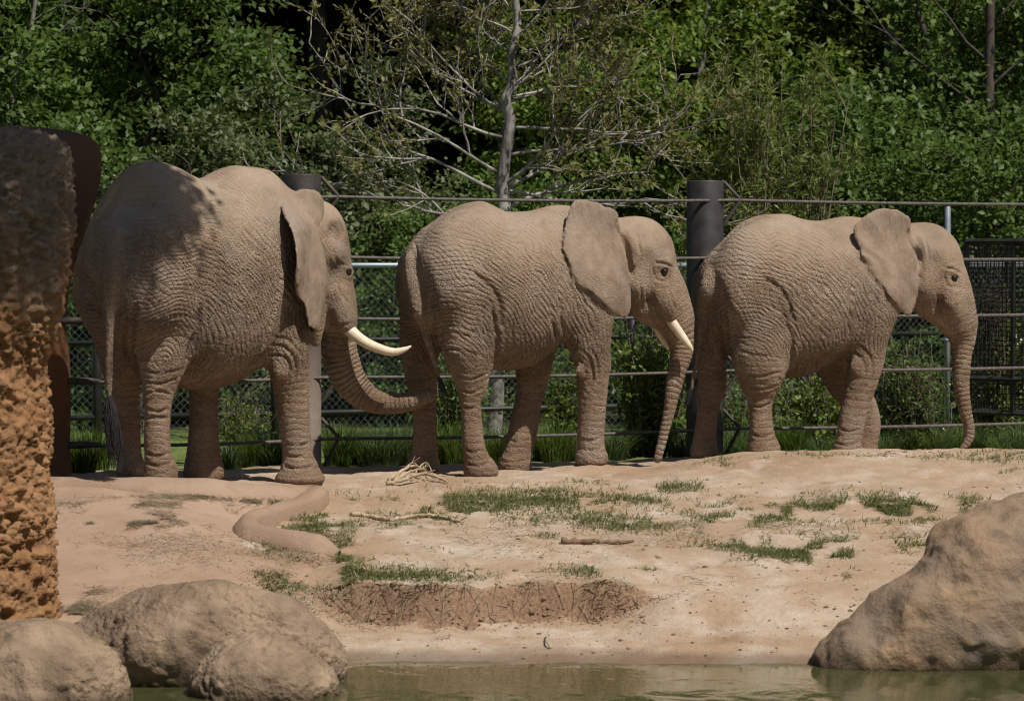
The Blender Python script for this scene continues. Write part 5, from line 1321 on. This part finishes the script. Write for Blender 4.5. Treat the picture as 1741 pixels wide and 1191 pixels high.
    # ---- cropped turf in patches on the sand, straw on the pad (nobody could count the blades)
    def patch_field(pats, dens, hgt, mat, name, lab, cat, flat=0.0, wd=0.004, seed=0, lift=0.0):
        g = np.random.default_rng(seed); B = []
        for px, py, wpx, hpx, w in pats:
            n = int(dens*wpx*hpx*w/100)
            ux = g.normal(size=n)*0.42; uy = g.normal(size=n)*0.42
            for a, c in zip(px+ux*wpx, py+uy*hpx): B.append((a, c))
        P = hits(np.array(B))
        nn = vnoise(P*np.array((3.0, 2.0, 1)), 17)+0.6*vnoise(P*np.array((9.0, 6.0, 1)), 18); P = P[nn > -0.25]; n = len(P)
        a = g.uniform(0, 6.28, n); o = np.stack([np.cos(a), np.sin(a), 0*a], 1); s = np.stack([-np.sin(a), np.cos(a), 0*a], 1)
        H = hgt*g.uniform(0.4, 1.4, n); ln = g.uniform(0.8, 2.6, n) if not flat else np.full(n, 1.0)
        rows = []
        for t, w in ((0, 1.0), (0.5, 0.8), (1.0, 0.08)):
            if flat: c = P+o*((t-0.5)*H)[:, None]+np.array((0, 0, 1))*(0.006+g.uniform(0, 0.012, n)*t+lift)[:, None]
            else: c = P+o*(ln*t*t*H*0.8)[:, None]+np.array((0, 0, 1))*(H*(t-0.3*ln*t*t)-0.004)[:, None]
            rows += [c-s*wd*w, c+s*wd*w]
        V = np.stack(rows, 1).reshape(-1, 3); i = np.arange(n)*6
        F = np.concatenate([np.stack([i+k, i+k+1, i+k+3, i+k+2], 1) for k in (0, 2)])
        tag(mesh_obj(name, V, F, mat, smooth=False), lab, cat, kind='stuff')
        print(name, n)
    pats = [(850, 855, 260, 26, 1.0), (770, 862, 120, 30, 1.0), (950, 850, 120, 18, 1), (1110, 828, 110, 12, .8), (1140, 830, 60, 8, 1), (980, 820, 60, 8, .6), (1080, 852, 70, 10, 1.2), (1060, 890, 120, 16, 1.2), (1000, 880, 80, 18, .6), (900, 885, 60, 12, .6),
            (1400, 868, 330, 22, 1.0), (1290, 880, 150, 20, .9), (1480, 860, 120, 22, 1.3), (1560, 872, 140, 26, 1.1), (1240, 890, 70, 18, .9), (1265, 850, 40, 5, .9), (1310, 856, 50, 6, .7), (1630, 854, 60, 10, 1),
            (1390, 930, 190, 26, 1.1), (1440, 945, 130, 20, 1.2), (1330, 945, 90, 20, 1.0), (1270, 930, 60, 14, .5), (1210, 930, 50, 12, .5), (1560, 920, 60, 14, .5), (1450, 978, 30, 10, .6), (1010, 972, 90, 12, 1.0), (1080, 970, 50, 10, .6),
            (560, 885, 80, 40, 1.0), (520, 895, 60, 30, 1.0), (575, 865, 50, 26, 1.0), (600, 930, 40, 24, .7), (510, 965, 130, 44, 1.6), (545, 950, 70, 30, 1.5), (460, 985, 60, 36, 1.3), (620, 980, 160, 16, 1.2), (730, 982, 120, 12, .9), (780, 882, 40, 12, .6), (680, 895, 60, 12, .6), (930, 912, 40, 8, .5),
            (1230, 785, 60, 6, .7), (1290, 780, 80, 6, .7), (1700, 775, 90, 12, .8), (1400, 770, 80, 6, .6), (1480, 770, 60, 6, .6), (1590, 775, 70, 6, .6), (1180, 830, 60, 8, .5), (1730, 800, 40, 6, .8)]
    patch_field(pats, 40, 0.062, M_turf, 'turf_patches', 'short worn grass growing in patches on the sandy ground', 'grass', wd=0.0035, seed=3)
    sp = [(880, 910, 700, 50, .35), (1350, 900, 500, 60, .3), (600, 1065, 180, 30, .5), (490, 1030, 100, 40, .6), (700, 1010, 160, 16, .4), (640, 890, 150, 40, .8), (520, 930, 80, 20, 1.5), (900, 1000, 300, 16, .4), (1100, 1000, 300, 50, .3)]
    patch_field(sp, 15, 0.11, M_straw, 'dry_grass_litter', 'dry straw coloured grass litter strewn over the sandy ground', 'straw', wd=0.0025, seed=4, flat=1.0)
    sp = [(200, 885, 140, 12, 1.6), (220, 862, 160, 8, 1.2), (330, 850, 160, 8, 1.0), (180, 895, 180, 10, 1.6), (450, 855, 70, 8, 1.4), (150, 1010, 80, 10, .6), (350, 880, 120, 20, .4), (300, 930, 250, 50, .15), (130, 1040, 60, 20, 1.2)]
    patch_field(sp, 80, 0.10, M_straw, 'scattered_hay', 'thin scatter of dry hay on the concrete pad', 'hay', wd=0.002, seed=5, flat=1.0, lift=0.03)
# ---------------------------------------------------------------- fences and other made things
M_white = make_simple('white_petal', (0.55, 0.54, 0.48), 0.6)
def mat_post():
    t = NT('weathered_black_pipe', 0.62, 0.4); P = t.obj()
    n = t.noise(P, 7, 6, 0.65); z = t.N('SeparateXYZ', {0: P}).outputs[2]
    c = t.ramp(n, [(0.35, (0.016, 0.013, 0.012)), (0.65, (0.042, 0.034, 0.030))])
    sp = t.ramp(t.noise(P, 42, 2), [(0.70, 0.0), (0.74, 1.0)]); c = t.mix(t.math('MULTIPLY', sp, 0.5), c, (0.14, 0.12, 0.10))
    f = t.ramp(t.math('ADD', t.math('MULTIPLY', z, 0.5), t.math('MULTIPLY', t.math('SUBTRACT', n, 0.5), 0.5)), [(0.28, 0.92), (0.66, 0.0)])
    c = t.mix(f, c, t.ramp(n, [(0.3, (0.20, 0.155, 0.125)), (0.7, (0.30, 0.245, 0.20))]))           # dried mud rubbed on the lower half
    t.color(c); t.bump(t.noise(P, 60, 4), 0.3, 0.01); return t.m
M_post = mat_post()
M_post2 = make_simple('black_pipe', (0.018, 0.015, 0.015), 0.55, 0.45, col2=(0.042, 0.036, 0.034), scale=7, bump=0.2)
M_cable = make_simple('steel_cable', (0.06, 0.052, 0.047), 0.6, 0.4, col2=(0.13, 0.112, 0.098), scale=30)
M_rod = make_simple('rusty_rod', (0.045, 0.036, 0.032), 0.7, 0.4, col2=(0.09, 0.07, 0.058), scale=20, bump=0.3)
M_galv = make_simple('galvanised_wire', (0.12, 0.14, 0.15), 0.55, 0.4, metal=0.5)
M_rail = make_simple('galvanised_rail', (0.30, 0.34, 0.40), 0.42, 0.5, col2=(0.38, 0.42, 0.47), scale=8, metal=0.6)
M_black = make_simple('black_painted_steel', (0.012, 0.012, 0.014), 0.5, 0.4, col2=(0.03, 0.028, 0.028), scale=10)
M_stick = mat_bark('bare_stick_wood', (0.22, 0.15, 0.09), (0.50, 0.39, 0.26), 14)
M_log = mat_bark('brown_stick_wood', (0.09, 0.055, 0.035), (0.22, 0.14, 0.09), 14)
M_clod = make_simple('dry_clod', (0.12, 0.075, 0.045), 0.95, 0.1, col2=(0.30, 0.20, 0.13), scale=15, bump=0.5)

FN = np.array((math.cos(R(27)), math.sin(R(27)), 0)); FB = np.array((-1.803, 30.8, 0))      # line of the cable fence
def fence_at(px, off=0.0):
    """point of the line (moved off metres back) seen in column px"""
    n = np.array((-FN[1], FN[0], 0)); b = FB+n*off; u = (px-W0/2)/FPX
    # (b + s FN).x = u * (b + s FN).y
    s = (u*b[1]-b[0])/(FN[0]-u*FN[1]); return b+s*FN
def build_fences():
    gz = lambda x, y: float(ground(np.array(x), np.array(y), False))
    zs = (2.33, 1.815, 1.29, 0.79, 0.264)
    root = empty('cable_fence', FB)
    tag(root, 'steel cable fence strung between thick dark pipe posts behind the elephants', 'fence')
    nrm = np.array((FN[1], -FN[0], 0))                         # towards the elephants
    for px, w, top, mat in ((512.5, 67, 296, M_post), (1198.5, 63, 307, M_post2)):
        p = fence_at(px); r = w/2*p[1]/FPX; zt = at(px, top, p[1])[2]; zb = gz(p[0], p[1])-0.3
        a = np.arange(40)*2*math.pi/40
        rings = [(zb, r), (zt-0.012, r), (zt-0.002, r-0.004), (zt, r-0.012), (zt-0.03, r-0.02)]
        V = np.vstack([np.stack([rr*np.cos(a), rr*np.sin(a), 0*a+z], 1) for z, rr in rings])
        F = [(k*40+j, k*40+(j+1) % 40, (k+1)*40+(j+1) % 40, (k+1)*40+j) for k in range(4) for j in range(40)]+[tuple(160+j for j in range(40))]
        loc = np.array((p[0], p[1], 0))
        post = mesh_obj('post', V, F, mat, root, loc=loc-FB)
        for z in zs:                                           # bent rods that carry the cables
            side = 1
            e = FN*(r+0.10)+nrm*(r*0.55+0.06)+np.array((0, 0, z))
            s = FN*r*0.93+nrm*r*0.32
            P = [s+np.array((0, 0, z+0.17)), s*1.06+np.array((0, 0, z+0.165)), e+np.array((0, 0, 0.02)), e+np.array((0, 0, -0.012)), s*1.06+np.array((0, 0, z-0.21)), s+np.array((0, 0, z-0.25))]
            if z == zs[-1]: P[-2][2] = z-0.27; P[-1][2] = z-0.28
            mb = MB(); mb.tube(np.array(P), 0.016, 8); mb.build('bracket', M_rod, post)
        post['label'] = 'dark fence post with dried mud on its lower half' if mat == M_post else 'tall dark fence post with a bent cable bracket'
    s0 = -(1.803-1.803)-2.35; s1 = 9.0
    off = nrm*(0.165*0.55+0.06)
    for k, z in enumerate(zs):
        n = 620; t = np.linspace(s0, s1, n); sides = 12; V = []; ang = np.arange(sides)*2*math.pi/sides
        sag = np.zeros(n)
        for a, b in ((-2.35, 0.28), (0.28, 4.25), (4.25, 9.0)):
            m = (t >= a) & (t <= b); u = (t[m]-a)/(b-a); sag[m] = -0.035*4*u*(1-u)*(0.6 if k else 0.5)
        w = np.array((0, 0, 1.0))
        for i in range(n):
            rr = 0.0135*(1+0.16*np.abs(np.cos(3*(ang)+t[i]*58)))
            V.append(FN*t[i]+off+w*(z+sag[i])+rr[:, None]*(np.cos(ang)[:, None]*nrm+np.sin(ang)[:, None]*w))
        V = np.vstack(V); i = np.arange(n-1)[:, None]*sides+np.arange(sides)[None, :]; j = np.arange(n-1)[:, None]*sides+((np.arange(sides)+1) % sides)[None, :]
        mesh_obj('cable', V, np.stack([i, j, j+sides, i+sides], 2).reshape(-1, 4), M_cable, root)
        # the thick end fitting at the rock pillar
        mb = MB(); p0 = FN*(s0-0.15)+off+w*z; mb.tube(np.array([p0, p0+FN*0.1, p0+FN*0.5, p0+FN*0.62]), (0.03, 0.034, 0.03, 0.014), 8); mb.build('turnbuckle', M_rod, root)
    # ---- chain-link fence behind
    o2 = 2.2; root = empty('chain_link_fence', fence_at(870, o2))
    tag(root, 'tall chain link fence with black rails running behind the cable fence', 'fence'); b = np.array(root.location)
    pA, pB = fence_at(40, o2), fence_at(1800, o2); L = np.linalg.norm(pB-pA); z0, z1 = 0.05, 1.74
    def rail(z, r, mat, a=0.0, c=1.0):
        mb = MB(); q = np.array([pA+(pB-pA)*t+np.array((0, 0, z))-b for t in (a, c)]); mb.tube(q, r, 8); mb.build('rail', mat, root)
    rail(z1, 0.026, M_rail); rail(1.05, 0.022, M_black); rail(0.38, 0.024, M_black)
    for px in (165, 467, 770, 1075, 1500):
        p = fence_at(px, o2); mb = MB(); mb.tube(np.array([(0, 0, -0.2), (0, 0, z1+0.03)]), 0.042, 10); mb.build('post', M_black, root, loc=np.array((p[0], p[1], 0))-b)
    p = fence_at(1345, o2); q = fence_at(1420, o2); mb = MB(); mb.tube(np.array([p+np.array((0, 0, 0.78)), q+np.array((0, 0, 0.16))])-b, 0.02, 8); mb.build('brace', M_black, root)
    mb = MB(); pitch = 0.072; H = z1-z0; nn = int((L+H)/pitch)
    for i in range(nn):
        s = i*pitch
        for d in (1, -1):
            a, c = s-H, s
            za, zb = (z0, z1)
            aa, cc = a, c
            if aa < 0: za = z0+(0-aa)/H*H; aa = 0.0
            if cc > L: zb = z1-(cc-L); cc = L
            if cc-aa < 0.02: continue
            x0, x1 = (aa, cc) if d > 0 else (L-aa, L-cc)
            mb.tube(np.array([pA+FN*x0+np.array((0, 0, za)), pA+FN*x1+np.array((0, 0, zb))])-b+np.array((0, -0.006*d, 0)), 0.0019, 3, False)
    tag(mb.build('wire_mesh', M_galv, root, smooth=False), kind='stuff')
    # ---- wire cage at the right
    Yc = 35.4; c0 = at(1642, 700, Yc); c1 = at(1722, 700, Yc-0.35); ux = np.array((c1[0]-c0[0], c1[1]-c0[1], 0)); fx = ux/np.linalg.norm(ux); fy = np.array((-fx[1], fx[0], 0))
    zb, zt = c0[2], at(1642, 410, Yc)[2]; Wc = 1.05; Dc = 0.75
    root = empty('wire_cage', (c0[0], c0[1], 0)); tag(root, 'black wire mesh feeding cage on a steel frame behind the cables', 'cage')
    P = lambda u, v, z: fx*u+fy*v+np.array((0, 0, z))
    def bar(a, c, r=0.025, name='frame_bar'):
        d = np.array(c)-np.array(a); mb = MB(); mb.tube(np.array([a, c]), r, 4); return mb.build(name, M_black, root, smooth=False)
    w1 = np.linalg.norm(ux)
    for v in (0, Dc):
        for z in (zb, zt, (zb*0.8+zt*0.2)): bar(P(-0.0, v, z), P(Wc, v, z))
        for u in (0, w1, Wc): bar(P(u, v, zb-0.02), P(u, v, zt), 0.026)
    for u in (0, w1, Wc):
        for z in (zb, zt): bar(P(u, 0, z+0.003), P(u, Dc, z+0.003))
    for u in (0.02, Wc-0.02):
        for v in (0, Dc): bar(P(u, v, -0.25), P(u, v, zb), 0.03, 'leg')
    bar(P(-0.42, 0.1, zb), P(0, 0.1, zb), 0.026, 'tow_bar')
    mb = MB()
    for v in (0.0, Dc):
        for u in np.arange(0.045, Wc, 0.047): mb.tube(np.array([P(u, v, zb), P(u, v, zt)]), 0.0045, 4, False)
        for z in np.arange(zb+0.047, zt, 0.047): mb.tube(np.array([P(0, v+0.009, z), P(Wc, v+0.009, z)]), 0.0045, 4, False)
    for v in np.arange(0.05, Dc, 0.05): mb.tube(np.array([P(0, v, zb), P(0, v, zt)]), 0.0045, 4, False); mb.tube(np.array([P(Wc, v, zb), P(Wc, v, zt)]), 0.0045, 4, False)
    tag(mb.build('wire_grid', M_black, root, smooth=False), kind='stuff')
    mb = MB(); g = np.random.default_rng(2)
    for i in range(160):
        c = P(0.12+g.normal()*0.1, 0.3+g.normal()*0.1, zb+1.05+g.normal()*0.12); d = rnd_dirs(g, 1)[0]*0.12
        mb.tube(np.array([c-d, c+g.normal(size=3)*0.02, c+d]), 0.004, 3, False)
    tag(mb.build('hay_bundle', M_bark_dark, None), 'dark tangled bundle of hay held inside the wire cage', 'hay').location = root.location
    # ---- galvanised pole
    p = at(1611, 400, 34.9); mb = MB(); mb.tube(np.array([(0, 0, -0.2), (0, 0, 2.30), (0, 0, 2.315)]), (0.030, 0.030, 0.022), 12)
    pole = mb.build('metal_pole', M_rail, None, loc=(p[0], p[1], 0)); tag(pole, 'plain galvanised steel pole standing behind the head of the leading elephant', 'pole')
    mb = MB(); mb.tube(np.array([(0, 0, 1.0), (0, 0, 1.03)]), 0.037, 12); mb.build('collar', M_rail, pole)
    mb = MB(); mb.tube(np.array([(0, 0, 2.314), (0, 0, 2.33)]), (0.033, 0.026), 12); mb.build('cap', M_rail, pole)

def build_litter():
    g = np.random.default_rng(8)
    def stick(pts, rad, name, lab, mat, lift=0.0, twigs=0, cat='stick'):
        H = hits(np.array([(a, b) for a, b, *_ in pts])); Z = np.array([q[2] if len(q) > 2 else 0 for q in pts])
        H[:, 2] += Z+rad*0.8+lift; b = H[0].copy(); P = catmull(H-b, 6); P += g.normal(size=P.shape)*rad*0.2
        mb = MB(); mb.tube(P, np.linspace(rad, rad*0.45, len(P))*(1+0.12*np.sin(np.arange(len(P))*1.7)), 8)
        for k in range(twigs):
            i = g.integers(2, len(P)-1); d = rnd_dirs(g, 1)[0]*0.12; d[2] = abs(d[2])*0.5
            mb.tube(np.array([P[i], P[i]+d*0.6, P[i]+d]), (rad*0.4, rad*0.3, rad*0.2), 5, False)
        o = mb.build(name, mat, None, loc=b); return tag(o, lab, cat)
    stick([(598, 872), (640, 877), (665, 880), (690, 877), (720, 875), (750, 877), (770, 883), (783, 889)], 0.020, 'bare_branch', 'long pale bare branch lying on the sand near the kerb', M_stick, twigs=2)
    stick([(955, 926), (985, 925), (1020, 924), (1050, 922), (1076, 918)], 0.024, 'fallen_stick', 'short thick brown stick lying on the bare sand', M_log)
    # a small heap of branches by the hind foot of the middle elephant
    heap = [([(657, 826, 0.0), (690, 823, 0.04), (720, 819, 0.05), (745, 821, 0.02), (760, 826, 0.0)], 0.019, 'thickest pale branch across the front of the stick heap'), ([(660, 820, 0.0), (685, 815, 0.06), (705, 812, 0.08), (730, 817, 0.05), (757, 817, 0.02)], 0.015, 'bent branch arching over the stick heap'),
            ([(665, 823, 0.0), (690, 817, 0.05), (715, 815, 0.07), (740, 822, 0.02)], 0.011, 'thin branch in the middle of the stick heap'), ([(700, 818, 0.0), (712, 812, 0.07), (725, 809, 0.09), (735, 815, 0.05)], 0.008, 'curled twig on top of the stick heap'), ([(670, 820, 0.02), (700, 810, 0.1), (716, 813, 0.06)], 0.007, 'thin twig sticking up from the stick heap')]
    for p, r, lab in heap: stick(p, r, 'heaped_branch', lab, M_stick, twigs=2)
    stick([(936, 1100, 0.0), (930, 1092, 0.03), (934, 1083, 0.06), (944, 1078, 0.07)], 0.008, 'curved_twig', 'small curved twig standing in the mud at the waterline', M_straw)
    # roots and dry stalks hanging over the cut bank
    mb = MB()
    for k in range(80):
        px = g.uniform(560, 1090) if k > 25 else g.uniform(480, 600); p = hits(np.array([(px, g.uniform(990, 1045))]))[0]
        d = np.array((g.normal()*0.12, -abs(g.normal())*0.10-0.03, -abs(g.normal())*0.09)); q0 = p+np.array((0, 0, 0.02))
        mb.tube(np.array([q0-d*0.2, q0+d*0.4+np.array((0, 0, 0.03)), q0+d]), (0.0028, 0.002, 0.0012), 4, False)
    tag(mb.build('dry_roots', M_straw, None), 'dry roots and stalks hanging over the cut earth bank', 'roots', kind='stuff')
    # crumbs of earth, dung and pebbles: past counting
    u = np.array([(a, b, c) for a in (-1, 1) for b in (-1, 1) for c in (-1, 1)], float)
    ico = np.array([(0, 0, 1), (0.894, 0, 0.447), (0.276, 0.851, 0.447), (-0.724, 0.526, 0.447), (-0.724, -0.526, 0.447), (0.276, -0.851, 0.447), (0.724, 0.526, -0.447), (-0.276, 0.851, -0.447), (-0.894, 0, -0.447), (-0.276, -0.851, -0.447), (0.724, -0.526, -0.447), (0, 0, -1)])
    F0 = np.array([(0, 1, 2), (0, 2, 3), (0, 3, 4), (0, 4, 5), (0, 5, 1), (1, 6, 2), (2, 7, 3), (3, 8, 4), (4, 9, 5), (5, 10, 1), (6, 7, 2), (7, 8, 3), (8, 9, 4), (9, 10, 5), (10, 6, 1), (11, 7, 6), (11, 8, 7), (11, 9, 8), (11, 10, 9), (11, 6, 10)])
    B = np.concatenate([np.stack([g.uniform(90, 1741, 1500), g.uniform(815, 1120, 1500)], 1), np.stack([g.uniform(560, 1100, 350), g.normal(1052, 10, 350)], 1), np.stack([g.normal(1560, 40, 120), g.normal(770, 4, 120)], 1)])
    P = hits(B); n = len(P); s = np.exp(g.normal(size=n)*0.5)*0.007; s = np.minimum(s, 0.03)
    V = (P[:, None, :]+ico[None]*s[:, None, None]*g.uniform(0.6, 1.2, (n, 12, 1))*np.array((1.2, 1.0, 0.7))).reshape(-1, 3)
    F = (F0[None]+12*np.arange(n)[:, None, None]).reshape(-1, 3)
    tag(mesh_obj('earth_crumbs', V, F, M_clod), 'crumbs of dry earth and pebbles strewn over the ground', 'crumbs', kind='stuff')
    # tuft of grass on the pillar top
    V, F = grass_clump_mesh(np.random.default_rng(90), 40, 0.13, 0.12, 0.8, 0.0025); p = at(24, 232, 23.95); o = mesh_obj('grass_tuft', V, F, M_straw, smooth=False, loc=p); tag(o, 'dry wisp of grass on top of the orange rock pillar', 'grass')

def build_added_shade_tree():
    """unseen tree added outside the picture; its crown is shaped to shade the pillars and the rump of the last elephant"""
    g = np.random.default_rng(77)
    tgt = at(215, 355, 27.9); S = np.array(SUN)
    cs = [(tgt+S*6.6, 0.42), (tgt+S*6.9+np.array((-0.45, 0.1, 0.1)), 0.5), (tgt+S*7.5+np.array((-0.8, 0.2, -0.1)), 0.55), (at(45, 285, 23.6)+S*7.2, 0.5), (at(150, 470, 28.0)+S*8.3, 0.5), (at(20, 240, 23.9)+S*8.0+np.array((-0.6, 0.2, 0.2)), 0.7), (at(110, 300, 29.7)+S*7.5+np.array((-0.5, 0.6, 0.2)), 0.75), (at(60, 700, 29.7)+S*9.0+np.array((-0.9, 0.3, 0.3)), 0.8), (at(100, 560, 29.7)+S*8.2+np.array((-0.9, 0.3, 0.0)), 0.7)]  # leaf clusters set along the sun rays to block the light
    base = np.array((-7.2, 24.6, 0.0)); base[2] = float(ground(np.array(base[0]), np.array(base[1]), False))
    root = empty('added_shade_tree', base); mb = MB()
    top = np.array((-5.2, 24.2, 6.2)); P = catmull([(0, 0, -0.2), (0.4, -0.1, 2.5), (1.2, -0.3, 4.6), top-base], 6); mb.tube(P, np.linspace(0.22, 0.11, len(P)), 10)
    for c, r in cs:
        e = c-base; m = (P[-1]+e)/2+np.array((0, 0, 0.5)); Q = catmull([P[-1], m, e], 6); mb.tube(Q, np.linspace(0.08, 0.02, len(Q)), 6, False)
    mb.build('trunk', M_bark_dark, root)
    (V, F), _ = crown_mesh(g, [(c-base, (r, r, r*0.6)) for c, r in cs], 420, 60, 0.11, 0.17); mesh_obj('crown', V, F, M_leaf_mid, root, smooth=False)
    tag(root, 'unseen leaning tree added to shade the rock pillars and the rump of the large elephant', 'tree')
# ---------------------------------------------------------------- build
ELEPHANTS = build_elephants()
build_setting([f for e in ELEPHANTS for f in e.feet])
print('setting', round(time.time()-T0, 1))
build_forest(); print('forest', round(time.time()-T0, 1))
build_near_plants(); print('plants', round(time.time()-T0, 1))
build_fences(); build_litter(); build_added_shade_tree()
print('built in', round(time.time()-T0, 1))
print('TRIS', sum(sum(len(p.vertices)-2 for p in me.polygons) if len(me.polygons) < 1000 else len(me.loops)-2*len(me.polygons) for me in bpy.data.meshes))
